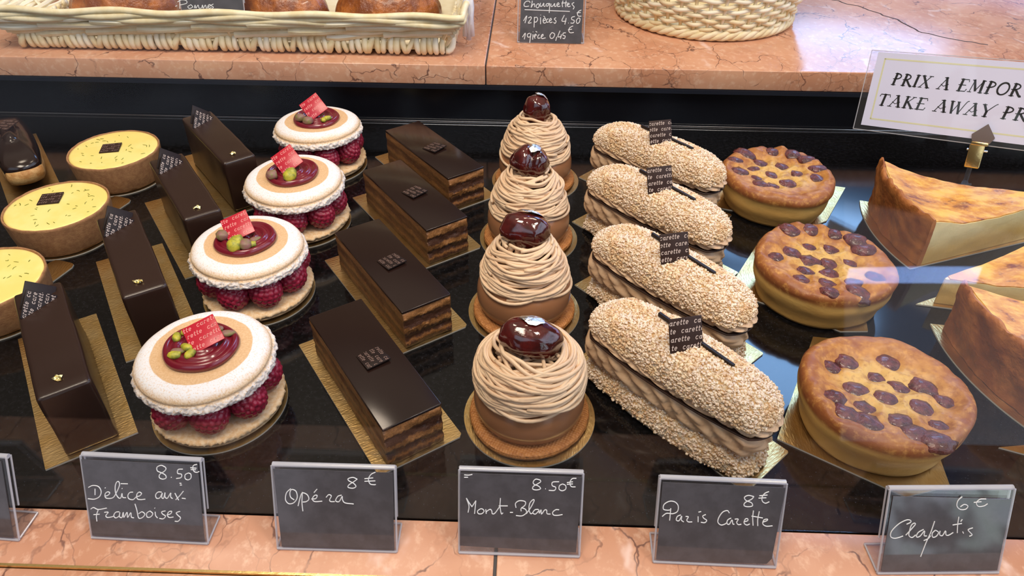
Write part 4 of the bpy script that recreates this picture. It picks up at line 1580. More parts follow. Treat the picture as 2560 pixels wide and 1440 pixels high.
    for i in range(NA):
        for k in range(NZ):
            fs.append((w(0, i, k), w(0, i+1, k), w(0, i+1, k+1), w(0, i, k+1)))
            fs.append((w(1, i, k), w(1, i, k+1), w(1, i+1, k+1), w(1, i+1, k)))
        fs.append((w(0, i, NZ), w(0, i+1, NZ), w(1, i+1, NZ), w(1, i, NZ)))
        fs.append((w(0, i, 0), w(1, i, 0), w(1, i+1, 0), w(0, i+1, 0)))
    for k in range(NZ):
        fs.append((w(0, 0, k), w(0, 0, k+1), w(1, 0, k+1), w(1, 0, k)))
        fs.append((w(0, NA, k), w(1, NA, k), w(1, NA, k+1), w(0, NA, k+1)))
    obj('crust_wall', mk('crust_wall', MB().add(vs, fs), FLANCRUST, angle=70), o)
    return o


def wedge_poly(R, half, back):
    p = [(back, 0)]
    return p + [(R*math.cos(-half+2*half*i/24), R*math.sin(-half+2*half*i/24)) for i in range(25)]


FL = [('custard flan wedge nearest the white take away sign, pale cut face in view', (0.4345, 0.5167), 182, 20, 0.140, 1.0, 0.036, 'the custard flan wedge nearest the white sign'),
      ('custard flan wedge with its crumbly pale tip to the left, between two others', (0.2975, 0.4185), 8, 19, 0.140, 3.0, 0.022, 'the custard flan wedge with its tip to the left'),
      ('custard flan wedge showing its tall brown crust, right of the frontmost clafoutis', (0.4313, 0.3717), 193, 20, 0.140, 5.0, 0.034, 'the custard flan wedge showing its tall crust'),
      ('custard flan wedge barely in view at the right edge, behind the Clafoutis holder', (0.2915, 0.2825), -6, 15, 0.140, 7.0, 0.022, 'the custard flan wedge barely in view')]
for lab, tip, ax, hf, R, sd, tz, what in FL:
    board('pointed gold board under ' + what, wedge_poly(R+0.007, RAD(hf+(2.0 if sd == 5.0 else 0.3)), -0.0125), (tip[0], tip[1], 0), RAD(ax), group='gold boards under the flan wedges')
    flan(lab, tip, RAD(ax), RAD(hf), R, sd, tipz=tz)

# ---------------------------------------------------------------- price holders on the ledge
W_delice='1310,4352 1106,4444 880,4329 883,4122 1088,4029 1267,3909 1275,3754 1101,3682 942,3761 985,3946 1216,4114 1324,4250 1310,4352;1538,3810 1576,3807;2183,4297 1942,4258 1899,4048 2085,4007 2044,3822 1800,3757;2450,4104 2562,4033 2544,3824 2391,3712 2254,3782 2273,3991 2450,4104;2919,4595 2748,4534 2687,4376 2743,4198 2881,4154 2990,4212;2571,4395 2877,4386;2585,4293 2846,4297;-2440,2942 -2483,2596;-2771,3003 -2538,3122 -2253,3085 -2140,2827 -2249,2529 -2538,2353 -2877,2360;-1921,3040 -1895,3010;-1981,2545 -1802,2624 -1704,2757 -1804,2809 -1937,2706 -1973,2529 -1873,2434 -1576,2488 -1374,2765 -1155,3199 -1165,3409 -1279,3376 -1379,3134 -1399,2763 -1284,2505 -1162,2512 -1076,2755 -1062,2544 -894,2527;-1070,3309 -709,3319;-1052,3047 -1026,3028;-494,2868 -667,2831 -782,2666 -754,2482 -542,2441 -354,2611 -178,2674 -67,2813 -180,2885 -315,2746 -317,2507 -153,2463 93,2504;981,2951 788,2940 651,2774 680,2590 852,2627 1000,2899 952,2659 1043,2611 1147,2934 1123,2695 1236,2622 1434,2924 1413,2712 1500,2611;1651,2936 1727,2730 1806,2549;2094,3067 1877,2791 1664,2567;1985,2665 2175,2649;1943,3504 2037,3494;1957,3400 2053,3406;-2805,1776 -2647,1866 -2415,1772 -1964,1878;-2415,1772 -2557,1413 -2573,1087;-2698,1459 -2375,1505;-2116,1628 -1920,1639 -2065,1442 -2005,1338 -1780,1378 -1651,1439;-1328,1701 -1527,1662 -1648,1466 -1565,1336 -1381,1455 -1307,1675 -1359,1429 -1233,1383 -1135,1685 -1135,1389 -940,1696 -939,1400 -747,1681 -740,1439 -609,1393;-471,2205 -412,1861 -364,1407 -165,1446 -23,1642 -155,1769 -337,1651;266,1847 81,1702 82,1487 253,1497 395,1694 266,1847;528,1809 530,1594 614,1464;517,2033 539,2013;1069,1894 869,1829 904,1697 1040,1597 902,1428 709,1443;1118,1655 1320,1748 1382,1885 1234,1850 1142,1657 1227,1527 1448,1567;1819,1911 1617,1819 1677,1688 1808,1535 1669,1338 1498,1328'
W_opera='1209,4162 999,4250 761,4172 799,4055 1029,3920 1129,3757 976,3656 742,3697 791,3841 1032,4015 1209,4162;2116,4568 1899,4443 1763,4180 1840,3921 2052,3881 2116,3906;1572,4197 2000,4258;1567,4055 2101,4096;-2117,3535 -2347,3288 -2415,2901 -2255,2689 -1991,2770 -1822,3065 -1867,3399 -2076,3488 -2174,3294 -2146,3054 -1982,2915;-1547,3362 -1602,2783 -1586,2299;-1808,2583 -1671,3070 -1550,3314 -1318,3225 -1245,2987 -1383,2838 -1557,2808;-807,3552 -967,3356;-1116,2991 -899,3022 -825,3193 -955,3189 -1073,2993 -951,2852 -583,2888;-378,3111 -242,3259 -116,3191 -213,2972 -153,2878 41,2884;402,3256 205,3178 87,2933 257,2891 420,3184 434,2993 556,2828 984,2779'
W_mb='-2787,4504 -2575,4498 -2385,4542;-2786,4372 -2596,4379;938,4360 725,4399 603,4253 649,4113 863,4026 973,3888 785,3810 593,3850 610,3993 817,4143 962,4266 938,4360;1202,3888 1236,3889;1868,4300 1553,4265 1538,4075 1711,3987 1653,3819 1378,3809;2041,4189 2192,4100 2200,3911 2035,3810 1883,3899 1897,4089 2041,4189;2702,4519 2493,4488 2396,4273 2468,4063 2680,4047;2249,4267 2542,4325;2253,4173 2547,4208;-2586,2434 -2545,2798 -2675,3226;-2675,3226 -2546,2991 -2394,2756;-2394,2756 -2204,3100;-2204,3100 -2263,2374;-1986,2651 -2114,2525 -2070,2381 -1898,2388 -1792,2537 -1879,2655 -1986,2651;-1707,2637 -1683,2396 -1663,2518 -1493,2646 -1406,2552 -1382,2408 -1254,2437 -1024,2808;-989,3290 -1003,2857 -932,2425 -847,2477;-1067,2855 -619,2872;-504,2515 -355,2520;-211,2792 -237,3031 -49,3182 229,3145 234,2953 47,2753 50,2609;46,2801 262,2713 309,2522 100,2344 -201,2347;311,2474 515,2820 675,3210 610,3255 466,3058 433,2720 525,2482 630,2534;902,2738 732,2707 630,2534 761,2467 905,2642 924,2715 952,2523 1031,2719 1060,2478 1202,2701 1309,2706 1337,2513 1509,2496;1926,2754 1756,2747 1612,2597 1660,2453 1853,2437 2107,2495'
W_paris='1494,4017 1226,4067 1051,3952 1144,3786 1420,3672 1476,3504 1256,3450 1080,3506 1118,3678 1398,3863 1494,4017;2188,4326 1996,4211 1890,3994 1933,3783 2094,3684 2271,3778;1750,4072 2136,4133;1727,3943 2097,3983;-2823,2705 -2628,2888 -2323,2882 -2107,3023 -2095,3325 -2264,3531 -2531,3561 -2782,3377 -2799,3118 -2604,3063 -2436,3093;-2443,3179 -2445,2507;-1920,2838 -2083,2743 -2124,2545 -1987,2509 -1877,2775 -1877,2558 -1754,2455;-1685,2763 -1551,2748 -1611,2571 -1526,2467 -1336,2477;-1080,2794 -1052,2491;-1083,3031 -954,3072;-712,2921 -855,2827 -786,2700 -643,2599 -726,2465 -917,2476;410,3064 303,3188 86,3090 -72,2780 -85,2519 82,2375 283,2451 350,2541;533,2789 375,2673 357,2477 474,2439 582,2683 642,2469 720,2452;710,2733 879,2742 822,2566 911,2440 1060,2469;1159,2605 1340,2679 1329,2786 1218,2759 1185,2541 1329,2439 1472,2512;1560,3251 1566,2863 1633,2433;1846,3222 1820,2790 1861,2423;1500,2946 2057,2867;2065,2629 2262,2726 2289,2814 2125,2762 2094,2544 2278,2423 2576,2460'
W_claf='440,4378 266,4169 258,3873 461,3680 724,3700 790,3869 605,3955 436,3829;1619,4244 1318,4225 1180,4036 1308,3844 1571,3864 1739,3990;1043,4058 1416,4098;-2047,2886 -1871,2992 -1887,3099 -2081,3122 -2432,2910 -2722,2524 -2737,2221 -2549,2111 -2324,2153 -2125,2238;-1997,2281 -1808,2561 -1623,2861 -1674,2947 -1808,2819 -1853,2474 -1840,2258 -1671,2148 -1501,2298;-1163,2599 -1405,2428 -1465,2190 -1296,2210 -1111,2512 -1091,2252 -953,2229;-696,3048 -791,2423 -935,1859 -1085,1069;-1067,1969 -872,2076 -764,2249;-580,2551 -707,2379 -654,2162 -488,2204 -406,2420 -580,2551;-343,2506 -328,2290 -187,2245 -74,2504 -20,2287 118,2264 324,2415;451,3275 465,2846 520,2392;219,2826 665,2909;645,3145 589,3017;778,2455 833,2359;1242,2667 1030,2561 1151,2408 1270,2277 1149,2191'
W_chou='-2283,3969 -2363,4109 -2666,4104 -2888,3889 -2882,3642 -2653,3593 -2389,3650;-2062,4184 -2091,3867 -2158,3512 -2013,3762 -1826,3871 -1779,3554;-1448,3912 -1632,3698 -1550,3487 -1362,3561 -1332,3809 -1448,3912;-1186,3987 -1214,3669 -1024,3672 -844,3958 -835,3676 -682,3643;-313,3931 -539,3892 -609,3715 -418,3682 -237,3932 -243,3012;-86,3935 -76,3653 112,3691 292,3941 303,3659 491,3697;526,3768 749,3878 668,4017 523,3839 645,3647 907,3704;1150,4236 1089,3883 1139,3602;1490,4242 1430,3889 1480,3608;1009,3988 1612,4033;1585,3786 1808,3895 1727,4000 1584,3821 1743,3647 1967,3722;2328,4080 2108,3935 2230,3761 2350,3622 2246,3408;-2836,3289 1915,3190;-2926,2182 -2594,2688 -2768,1970;-2436,2477 -2172,2588 -2129,2410 -2424,1976 -2081,2017;-1791,2595 -1800,1555;-1788,2488 -1561,2563 -1440,2351 -1586,2097 -1815,2094;-1142,2570 -1121,1890;-1156,2784 -1137,2770;-826,2218 -600,2329 -682,2506 -866,2289 -781,2004 -553,2043;-841,2682 -685,2595;-299,2441 -486,2331 -477,2080 -250,2120;-177,2229 10,2339 -72,2481 -217,2264 -95,2051 132,2127;497,2562 312,2416 510,2205 404,1988 248,2093;1361,2826 1119,2251 1578,2223;1564,2544 1439,1898;1799,2047 1829,2048;2470,2702 2169,2626 2141,2411 2412,2308 2348,2057 2043,2052;2818,2565 2640,2312 2731,2027 2954,2139 3012,2497 2818,2565;3121,3352 2825,3205 2723,2955 2848,2744 3151,2749;2642,3060 3058,3103;-3005,556 -2706,961 -2807,341;-2207,970 -2473,856 -2427,567 -2160,644 -2129,935 -2220,-13;-1896,866 -1920,321;-1922,1101 -1903,1091;-1774,614 -1548,764 -1628,871 -1776,687 -1654,435;-1617,1161 -1461,1073;-1204,842 -1354,731 -1347,476 -1079,517;-1044,627 -817,740 -860,884 -1007,700 -923,447 -540,527;132,1083 -88,789 -1,500 267,541 407,906 132,1083;647,657 547,255;967,1278 762,659 1144,702;1135,919 1040,445;1589,1072 1323,1031 1293,813 1527,744 1461,489 1267,522;2323,1769 1988,1584 1886,1294 2049,1080 2430,1122;1806,1364 2223,1444'
W_pom='-3330,2644 -3423,1729;-3859,1944 -3677,2026;-3581,2380 -3127,2582 -2641,2525 -2650,2265 -3342,2084;-2201,2141 -2556,1940 -2397,1759 -2048,1922 -2201,2141;-1896,1793 -1767,2109 -1726,1796 -1455,2115 -1385,1802 -1182,1831;-1115,1806 -987,2122 -944,1809 -689,2127 -614,1841 -469,1869;-426,1975 -129,2084 -257,2186 -455,1974 -306,1820 -68,1902;175,2246 -86,2085 134,1932 -89,1745'


def holder(name, label, x, y, rz, lean, W, H, card, text, base=0.0162, flap=0.6, z=0.0003, group='clear price holders on the front ledge', pen=0.00028, low=0.0, cardlabel=None):
    o = thing(name, label, 'price holder', (x, y, z), rz, group)
    rx = -lean
    lay = lambda bx, by, bz: (bx, by, bz)
    # one folded acrylic sheet: foot, front panel, short flap behind
    mb = MB().box((0, 0, H/2-low/2), (W, 0.0013, H+low))
    mb.xform(Matrix.Rotation(rx, 4, 'X'))
    sheet = MB(); sheet.add(mb.v, mb.f)
    if base:
        sheet.box((0, base/2+0.0006, 0.0008), (W, base, 0.0016))
    bk = MB().box((0, 0.0030, H*(1-flap/2)), (W, 0.0009, H*flap)).xform(Matrix.Rotation(rx, 4, 'X'))
    sheet.add(bk.v, bk.f)
    s = obj('acrylic_sheet', mk('acrylic_sheet', sheet, ACRYL, smooth=False), o)
    e = MB()
    M = Matrix.Rotation(rx, 4, 'X')
    def ln(a, b, r): e.tube([tuple(M @ Vector(a)), tuple(M @ Vector(b))], r, 6)
    for sx in (-1, 1):
        ln((sx*W/2, 0, 0.0005), (sx*W/2, 0, H), 0.00055)
        ln((sx*W/2, 0.0030, H*(1-flap)), (sx*W/2, 0.0030, H), 0.0005)
    top = [(-W/2, 0.0015, H), (W/2, 0.0015, H)]
    t = MB().tube([tuple(M @ Vector(p)) for p in top], 0.0014, 12, squash=0.8)
    e.add(t.v, t.f)
    ln((-W/2, -0.0002, 0.0006), (W/2, -0.0002, 0.0006), 0.0008)
    if base:
        e.tube([(-W/2, 0.001, 0.0009), (-W/2, base, 0.0009)], 0.0005, 6)
        e.tube([(W/2, 0.001, 0.0009), (W/2, base, 0.0009)], 0.0005, 6)
        e.tube([(-W/2, base, 0.0009), (W/2, base, 0.0009)], 0.0005, 6)
    obj('sheet_edges', mk('sheet_edges', e, ACRYL_EDGE), o)
    c = obj('slate_card', mk('slate_card', MB().prism(card, 0, 0.0004), SLATE, smooth=False), o, tuple(M @ Vector((0, -0.0008, 0))), (PI/2+rx, 0, 0))
    if cardlabel: c['label'] = cardlabel
    if text:
        obj('handwriting', mk('handwriting', handwriting(text, pen), CHALK), c, (0, 0, 0.00045))
    return o


def quad(a, b, c, d): return [a, b, c, d]


Wd, Hd = 0.0609, 0.0471
hw = Wd/2
HOLD = [('price holder reading Délice aux Framboises, before the frontmost raspberry macaron', -0.1897, 0.20587, -0.02375, 0.40, [(-hw+.0012, .0022), (hw-.0012, .0022), (hw-.001, Hd-.0016), (-hw+.001, Hd-.0016)], W_delice),
        ('price holder reading Opéra, before the frontmost layered coffee cake', -0.09263, 0.20395, 0.00284, 0.40, [(-hw+.0026, .0022), (hw-.001, .0020), (hw-.0008, Hd-.0016), (-hw+.0012, Hd-.0012)], W_opera),
        ('price holder reading Mont-Blanc, before the frontmost chestnut cream dome', -0.00016, 0.20467, -0.0036, 0.40, [(-hw+.0006, .0052), (hw-.0018, .0036), (hw-.0006, Hd-.0014), (-hw+.0008, Hd-.0012)], W_mb),
        ('price holder whose card has a clipped lower right corner, before the frontmost hazelnut crusted eclair', 0.09787, 0.20269, -0.01568, 0.40, [(-hw+.0012, .0026), (hw-.0050, .0030), (hw-.0028, .0060), (hw-.0008, Hd-.0016), (-hw+.0010, Hd-.0014)], W_paris),
        ('price holder reading Clafoutis, mirroring the street, before the frontmost cherry clafoutis', 0.2086, 0.20208, 0.04367, 0.40, [(-hw+.0012, .0026), (hw-.0016, .0026), (hw-.0016, Hd-.0050), (-hw+.0014, Hd-.0030)], W_claf)]
for lab, x, y, t, le, card, txt in HOLD:
    holder('price_holder', lab, x, y, t, le, Wd, Hd, card, txt)
holder('price_holder', 'price holder cut off by the left edge, before the frontmost chocolate bar', -0.2868, 0.2052, -0.05, 0.40, Wd, Hd, [(-hw+.0012, .0022), (hw-.0020, .0022), (hw-.0020, Hd-.0016), (-hw+.001, Hd-.0016)], '2100,2740 2280,2850 2440,2960;2150,2600 2480,2620')

# ---------------------------------------------------------------- wicker tray on the counter
def wavy(a, b, n, amp, waves, ph, axis, slope=0.0, seed=0.0, lift=0.0):
    a, b = Vector(a), Vector(b); axis = Vector(axis)
    out = []
    for i in range(n+1):
        t = i/n
        p = a.lerp(b, t) + axis*amp*math.sin(2*PI*waves*t+ph)
        p.z += slope*(t-0.5) + 0.0009*math.sin(2*PI*waves*0.5*t+ph*1.7) + 0.0008*nz((t*9, seed, 0), 1.0, seed)
        out.append(p)
    return out


TX0, TX1, TY0, TY1 = -0.523, -0.0870, 0.7265, 1.02
TC = Vector(((TX0+TX1)/2, (TY0+TY1)/2, SHELF_Z+0.0003))
tray = thing('wicker_tray', 'long rectangular peeled wicker tray on the left marble counter', 'basket', TC)
lx, ly = (TX1-TX0)/2, (TY1-TY0)/2
TH, FLR = 0.0395, 0.0170
rg = random.Random(12)


def tray_side(kind):
    mb = MB()
    rows = 6
    for r in range(rows):
        t = (r+0.6)/rows
        z = 0.015 + (TH-0.016)*t
        o_ = FLR*t
        if kind in ('front', 'back'):
            s = -1 if kind == 'front' else 1
            y = s*(ly+o_)
            L0 = -(lx+o_); L1 = lx+o_
            # long rods laid with overlapping butts, climbing a little to the right
            seg = 3
            for k in range(-1, seg):
                a0 = L0 + (L1-L0)*(k + (0.37*r) % 1)/seg - 0.03
                a1 = a0 + (L1-L0)/seg + 0.075
                a0c, a1c = max(a0, L0), min(a1, L1)
                if a1c-a0c < 0.02: continue
                P = wavy((a0c, y, z), (a1c, y, z), 26, 0.0013, (a1c-a0c)/0.075, r*PI, (0, 1, 0), 0.0065*(a1c-a0c)/0.18, r*3.1+k)
                rad = rg.uniform(0.0033, 0.0042)
                mb.tube(P, [rad*(1.0-0.35*(i/26)) for i in range(27)], 8)
        else:
            s = -1 if kind == 'left' else 1
            x = s*(lx+o_)
            P = wavy((x, -(ly+o_), z), (x, ly+o_, z), 40, 0.0016, 6, r*PI, (1, 0, 0), 0.002, r*2.3)
            mb.tube(P, 0.0027, 8)
    # upright stakes
    n = 9 if kind in ('front', 'back') else 6
    for k in range(n):
        u_ = -0.96 + 1.92*k/(n-1)
        if kind in ('front', 'back'):
            s = -1 if kind == 'front' else 1
            a = (u_*lx, s*(ly-0.002), 0.006); b = (u_*(lx+FLR), s*(ly+FLR-0.003), TH)
        else:
            s = -1 if kind == 'left' else 1
            a = (s*(lx-0.002), u_*ly, 0.006); b = (s*(lx+FLR-0.003), u_*(ly+FLR), TH)
        mb.tube([a, b], 0.0023, 7)
    return mb


for kd in ('front', 'back', 'left', 'right'):
    obj('woven_side', mk('woven_side', tray_side(kd), WICKER), tray)
# coiled foot all round
mb = MB()
def wraps(a, b, out, n, seed):
    rr = random.Random(seed)
    a, b, out = Vector(a), Vector(b), Vector(out)
    d = (b-a).normalized()
    for i in range(n):
        p = a.lerp(b, (i+0.5)/n) + d*rr.uniform(-0.0008, 0.0008)
        fat = rr.uniform(0.0026, 0.0036)
        lean_ = rr.uniform(-0.10, 0.10) + (0.30 if i % 6 == 0 else 0)
        pts = []
        for k in range(9):
            g = RAD(-100 + 200*k/8)
            pts.append(p + out*(0.0058*math.cos(g)) + Vector((0, 0, 0.0117+0.0078*math.sin(g))) + d*(lean_*0.012*math.sin(g)))
        mb.tube(pts, fat, 7)
wraps((-lx, -ly, 0), (lx, -ly, 0), (0, -1, 0), 66, 1)
wraps((lx, -ly, 0), (lx, ly, 0), (1, 0, 0), 36, 2)
wraps((-lx, ly, 0), (-lx, -ly, 0), (-1, 0, 0), 36, 3)
wraps((lx, ly, 0), (-lx, ly, 0), (0, 1, 0), 66, 4)
obj('coiled_foot', mk('coiled_foot', mb, WICKER, angle=180), tray)
obj('tray_bottom', mk('tray_bottom', MB().box((0, 0, 0.0075), (2*lx-0.004, 2*ly-0.004, 0.005)), WICKER, smooth=False), tray)
mb = MB()
for k in range(3):
    q = FLR + 0.0014*k; z = TH - 0.003 + 0.0040*k
    P = []
    cs = [(-lx-q, -ly-q), (lx+q, -ly-q), (lx+q, ly+q), (-lx-q, ly+q)]
    for c in range(4):
        a, b = Vector((*cs[c], z)), Vector((*cs[(c+1) % 4], z))
        n = 40
        for i in range(n):
            t = i/n
            p = a.lerp(b, t)
            w = (b-a).length/0.13
            nrm = Vector(((b-a).y, -(b-a).x, 0)).normalized()
            p += nrm*0.0012*math.sin(2*PI*w*t+k*2.1); p.z += 0.0013*math.cos(2*PI*w*t*1.3+k*2.1)
            P.append(p)
    mb.tube(P, 0.0034, 8, closed=True)
obj('plaited_rim', mk('plaited_rim', mb, WICKER, angle=180), tray)
for s in (-1, 1):
    mb = MB()
    x = s*(lx+FLR+0.004)
    for k in range(4):
        P = []
        for i in range(40):
            t = i/39
            g = PI*t
            tw = 2*PI*5*t + k*PI/2
            yy = -ly*0.86*math.cos(g); zz = TH-0.026 + 0.085*math.sin(g)**0.6
            P.append((x + 0.0036*math.cos(tw), yy + 0.0036*math.sin(tw)*math.sin(g), zz + 0.0036*math.sin(tw)*abs(math.cos(g))))
        mb.tube(P, 0.0029, 7)
    obj('handle', mk('handle', mb, WICKER_GREY, angle=180), tray)

# pastries lying in the tray
def turnover(seed):
    R = []
    n = 72
    for j in range(13):
        t = j/12; a = PI/2*t
        k = max(math.cos(a)**0.7, 0.04)
        ring = []
        for i in range(n):
            g = 2*PI*i/n
            x = 0.058*math.cos(g); y = 0.040*math.sin(g)*(1.0 if y_pos(g) else 0.85)
            ed = 1 + 0.02*math.sin(14*g)*(1-t)
            zz = 0.034*math.sin(a) + 0.003*nz((x*k, y*k, 0), 60, seed) + 0.0010*math.sin((x*k*0.8+y*k)*520+seed)*math.sin(a)
            ring.append((x*k*ed, y*k*ed, max(zz, 0)+ (0.0015 if j else 0)))
        R.append(ring)
    return mk('apple_turnover', MB().rings(R), TURNOVER, angle=180)


def y_pos(g): return math.sin(g) > 0


TZ = SHELF_Z+0.0112
for i, (x, y, rz, lab) in enumerate([(-0.455, 0.815, 0.2, 'browned apple turnover at the left in the wicker tray, left of the Pommes card'),
                                     (-0.283, 0.812, -0.15, 'browned apple turnover in the middle of the wicker tray, right of the Pommes card'),
                                     (-0.160, 0.815, 0.12, 'browned apple turnover at the right end of the wicker tray')]):
    tag(obj('apple_turnover', turnover(i*2.3+1), None, (x, y, TZ), (0, 0, rz)), lab, 'pastry', 'apple turnovers in the tray')

holder('price_holder', 'small slate price card reading Pommes, standing inside the wicker tray', -0.3345, 0.758, 0.0, 0.30, 0.066, 0.060, [(-0.0325, -0.004), (0.0325, -0.004), (0.0325, 0.0595), (-0.0325, 0.0595)], W_pom, base=0, z=TZ+0.0035, group='slate price cards on the back counter', pen=0.0004, low=0.0025)
holder('price_holder', 'slate price card reading Chouquettes, standing beside the round basket', 0.0195, 0.769, 0.0, 0.30, 0.0705, 0.095, [(-0.0330, 0.0008), (0.0325, 0.0002), (0.0335, 0.0940), (-0.0315, 0.0940)], W_chou, base=0.03, flap=0.4, z=SHELF_Z+0.0003, group='slate price cards on the back counter', pen=0.0005)

# ---------------------------------------------------------------- round basket
RB = Vector((0.2005, 0.8826, SHELF_Z))
rb = thing('round_basket', 'round openwork wicker basket standing on the right marble counter', 'basket', RB)
NS = 44
def rb_r(z): return 0.0960 + 0.30*z - 0.6*z*z
mb = MB()
for k in range(NS):
    a = 2*PI*k/NS
    mb.tube([((rb_r(z))*math.cos(a), (rb_r(z))*math.sin(a), z) for z in (0.006, 0.03, 0.06, 0.095)], 0.0019, 6)
obj('stakes', mk('stakes', mb, WICKER, angle=180), rb)
mb = MB()
for r in range(17):
    z = 0.0125 + r*0.0052
    P = []
    n = NS*4
    for i in range(n):
        a = 2*PI*i/n
        q = rb_r(z) + 0.0026*math.cos(NS/2*a + r*PI)
        P.append((q*math.cos(a), q*math.sin(a), z + 0.0008*math.sin(3*a+r) + 0.0007*math.sin(NS/2*a+r*PI*0.5)))
    mb.tube(P, 0.00225, 7, closed=True)
obj('weave', mk('weave', mb, WICKER, angle=180), rb)
mb = MB()
for k in range(4):
    P = []
    n = 160
    for i in range(n):
        a = 2*PI*i/n
        tw = 14*a + k*PI/2
        q = 0.0985 + 0.0030*math.cos(tw); z = 0.0068 + 0.0032*math.sin(tw)
        P.append((q*math.cos(a), q*math.sin(a), z))
    mb.tube(P, 0.0033, 7, closed=True)
obj('twisted_foot', mk('twisted_foot', mb, WICKER, angle=180), rb)
obj('basket_bottom', mk('basket_bottom', MB().lathe([(0.001, 0.004), (0.094, 0.004), (0.094, 0.008), (0.001, 0.008)], 64), WICKER), rb)
mb = MB()
for k in range(3):
    P = []
    for i in range(160):
        a = 2*PI*i/160
        tw = 12*a + k*2.09
        q = rb_r(0.1) + 0.0030*math.cos(tw); z = 0.100 + 0.0030*math.sin(tw)
        P.append((q*math.cos(a), q*math.sin(a), z))
    mb.tube(P, 0.0032, 7, closed=True)
obj('plaited_rim', mk('plaited_rim', mb, WICKER, angle=180), rb)

# ---------------------------------------------------------------- take away sign on a clip stand
CAPS = {
    'P': ([([(.20, 0), (.20, 1)], .17), (arc(.20, .76, .40, .24, 90, -90, 10), .10), ([(.02, .52), (.30, .52)], .06), ([(.04, 0), (.38, 0)], .06), ([(.04, 1), (.30, 1)], .06)], .72),
    'R': ([([(.20, 0), (.20, 1)], .17), (arc(.20, .76, .38, .24, 90, -90, 10), .10), ([(.02, .52), (.34, .52)], .06), ([(.34, .52), (.76, .02), (.86, .0)], .15), ([(.04, 0), (.38, 0)], .06), ([(.04, 1), (.30, 1)], .06)], .86),
    'I': ([([(.20, 0), (.20, 1)], .17), ([(.04, 0), (.36, 0)], .06), ([(.04, 1), (.36, 1)], .06)], .42),
    'X': ([([(.12, 1), (.74, 0)], .17), ([(.72, 1), (.10, 0)], .06), ([(0, 0), (.26, 0)], .06), ([(.58, 0), (.90, 0)], .06), ([(0, 1), (.30, 1)], .06), ([(.58, 1), (.88, 1)], .06)], .90),
    'A': ([([(.08, 0), (.50, 1)], .06), ([(.46, 1), (.78, 0)], .17), ([(.20, .42), (.44, .26), (.76, .46)], .055), ([(-.04, 0), (.24, 0)], .06), ([(.60, 0), (.94, 0)], .06), ([(.30, 1), (.58, 1)], .06)], .92),
    'E': ([([(.20, 0), (.20, 1)], .17), ([(.04, 1), (.66, 1), (.70, .84)], .07), ([(.02, .52), (.56, .52)], .06), ([(.04, 0), (.68, 0), (.74, .18)], .07)], .78),
    'M': ([([(.14, 0), (.22, 1)], .06), ([(.20, 1), (.54, .14)], .16), ([(.54, .14), (.90, 1)], .06), ([(.88, 1), (.96, 0)], .17), ([(0, 0), (.28, 0)], .06), ([(.80, 0), (1.12, 0)], .06), ([(.06, 1), (.26, 1)], .06), ([(.84, 1), (1.06, 1)], .06)], 1.14),
    'O': ([(arc(.46, .5, .40, .5, 60, 240, 14), .13), (arc(.46, .5, .40, .5, 240, 420, 14), .11)], .92),
    'T': ([([(.40, 0), (.40, 1)], .17), ([(.02, .82), (.05, 1), (.76, 1), (.80, .82)], .07), ([(.24, 0), (.56, 0)], .06)], .82),
    'K': ([([(.20, 0), (.20, 1)], .17), ([(.28, .48), (.68, 1)], .06), ([(.32, .55), (.76, 0)], .16), ([(.04, 0), (.36, 0)], .06), ([(.04, 1), (.36, 1)], .06), ([(.56, 1), (.82, 1)], .06), ([(.62, 0), (.92, 0)], .06)], .90),
    'W': ([([(.06, 1), (.28, 0)], .16), ([(.28, 0), (.56, .92)], .06), ([(.52, .95), (.76, 0)], .16), ([(.76, 0), (1.04, 1.0), (1.18, 1.14)], .06), ([(-.06, 1), (.22, 1)], .06), ([(.42, 1), (.62, 1)], .06)], 1.10),
    'Y': ([([(.08, 1), (.40, .42)], .16), ([(.40, .42), (.40, 0)], .16), ([(.40, .42), (.80, 1.0), (.94, 1.12)], .06), ([(-.04, 1), (.24, 1)], .06), ([(.24, 0), (.56, 0)], .06)], .86),
    'C': ([(arc(.48, .5, .42, .5, 45, 320, 16), .12), ([(.78, .98), (.78, .70)], .06)], .86),
    'S': ([([(.62, .82), (.50, .98), (.26, .98), (.16, .78), (.30, .58), (.52, .44), (.62, .22), (.46, .02), (.22, .02), (.08, .20)], .12)], .72),
}


def caps(mb, text, x, y, hgt, width, spc=0.10, slant=0.17):
    adv = sum((CAPS[c][1]+spc) if c != ' ' else 0.52 for c in text)
    sx = width/adv
    for c in text:
        if c == ' ':
            x += 0.52*sx; continue
        for st, w in CAPS[c][0]:
            q = smooth_line(st, 3) if len(st) > 2 and len(st) < 8 and c not in 'TEA' else st
            ribbon(mb, [(x + (px*sx + slant*py*hgt), y + py*hgt) for px, py in q], w*hgt*1.15)
        x += (CAPS[c][1]+spc)*sx


SP = Vector((0.3037, 0.6349, 0.1086))
SA = Vector((0.8059, -0.5741, 0.1449)).normalized()
SB = -Vector((-0.0882, -0.3583, -0.9294)); SB = (SB - SA*SB.dot(SA)).normalized()
SN = SA.cross(SB)
SM = Matrix((SA, SB, SN)).transposed().to_4x4(); SM.translation = SP
base_p = Vector((0.3865, 0.5712, 0))
sg = thing('take_away_sign', 'white laminated take away sign held by a brass clip on a clear stem', 'sign', base_p)
inv = Matrix.Translation(-base_p)
def sign_part(name, mb, mat, parent=None, **kw):
    mb.xform(inv @ SM)
    return obj(name, mk(name, mb, mat, **kw), parent or sg)
sh = sign_part('paper_sheet', MB().box((0.0770, -0.0313, 0), (0.1540, 0.0626, 0.0005)), PAPER, smooth=False)
sign_part('laminate', MB().box((0.0767, -0.0328, -0.0004), (0.1650, 0.0680, 0.0003)), ACRYL, smooth=False)
e = MB()
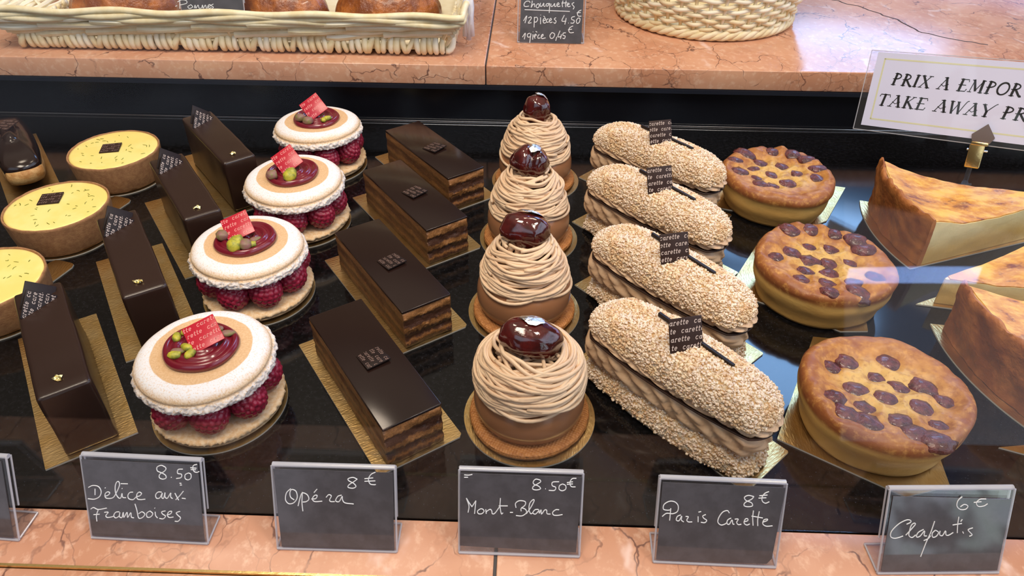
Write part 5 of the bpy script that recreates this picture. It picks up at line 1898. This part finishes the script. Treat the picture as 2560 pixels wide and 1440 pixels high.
rc = [(-0.0058, 0.0012), (0.1592, 0.0012), (0.1592, -0.0668), (-0.0058, -0.0668)]
for i in range(4):
    a, b = rc[i], rc[(i+1) % 4]
    e.tube([(a[0], a[1], -0.0004), (b[0], b[1], -0.0004)], 0.0004, 6)
sign_part('laminate_edge', e, ACRYL_EDGE)
b_ = MB()
bx0, bx1, by0, by1 = 0.0067, 0.1480, -0.0052, -0.0563
for p, q in (((bx0, by0), (bx1, by0)), ((bx1, by0), (bx1, by1)), ((bx1, by1), (bx0, by1)), ((bx0, by1), (bx0, by0))):
    ribbon(b_, [p, q], 0.0013, 0.00026)
sign_part('printed_border', b_, SIGNGOLD, smooth=False)
l_ = MB()
caps(l_, 'PRIX A EMPORTER', 0.0160, -0.0259, 0.0094, 0.1225)
caps(l_, 'TAKE AWAY PRICE', 0.0086, -0.0441, 0.0094, 0.1370)
l_.v = [(x, y, z+0.00027) for x, y, z in l_.v]
sign_part('lettering', l_, INK, smooth=False)
cl = MB()
cl.prism([(0.0880, -0.0642), (0.1010, -0.0652), (0.1035, -0.0600), (0.0962, -0.0495), (0.0866, -0.0590)], 0.0014, 0.0024)
sign_part('clip_tongue', cl, pmat('dull_brass', lin(150, 128, 118), 0.35, 0.9), smooth=False)
c2 = bevelled(MB().box((0.0930, -0.0762, 0.0016), (0.0112, 0.0200, 0.0058)), 0.0012, 3)
sign_part('clip_body', c2, BRASS)
c3 = bevelled(MB().box((0.0943, -0.0660, 0.0034), (0.0124, 0.0028, 0.0034)), 0.0006, 2)
sign_part('clip_hinge', c3, BRASS)
c4 = MB().tube([(0.0862, -0.0715, 0.0012), (0.1012, -0.0715, 0.0012)], 0.0010, 10)
sign_part('clip_pin', c4, STEEL)
st = MB()
pa = inv @ (SM @ Vector((0.0920, -0.0855, 0.0010)))
mid = Vector((-0.0040, -0.0046, 0.0150))
st.tube([tuple(pa), tuple(pa.lerp(mid, 0.55)), tuple(mid)], 0.0019, 12)
st.tube([tuple(mid + (pa-mid)*0.20), tuple(mid), (-0.0014, -0.0015, 0.006), (0, 0, 0.0022)], [0.0028, 0.0035, 0.0034, 0.0044], 14)
st.tube([tuple(mid+Vector((-0.005, 0.001, 0.001))), tuple(mid+Vector((0.005, -0.001, 0.003)))], 0.0012, 8)
obj('clear_stem', mk('clear_stem', st, glassy('clear_plastic', (0.80, 0.83, 0.88, 1), 0.05, 1.5, 0.06)), sg)
obj('clear_foot', mk('clear_foot', MB().lathe([(0.0005, 0.0002), (0.013, 0.0002), (0.0135, 0.0012), (0.012, 0.0024), (0.0005, 0.0030)], 40), MATS['clear_plastic']), sg)
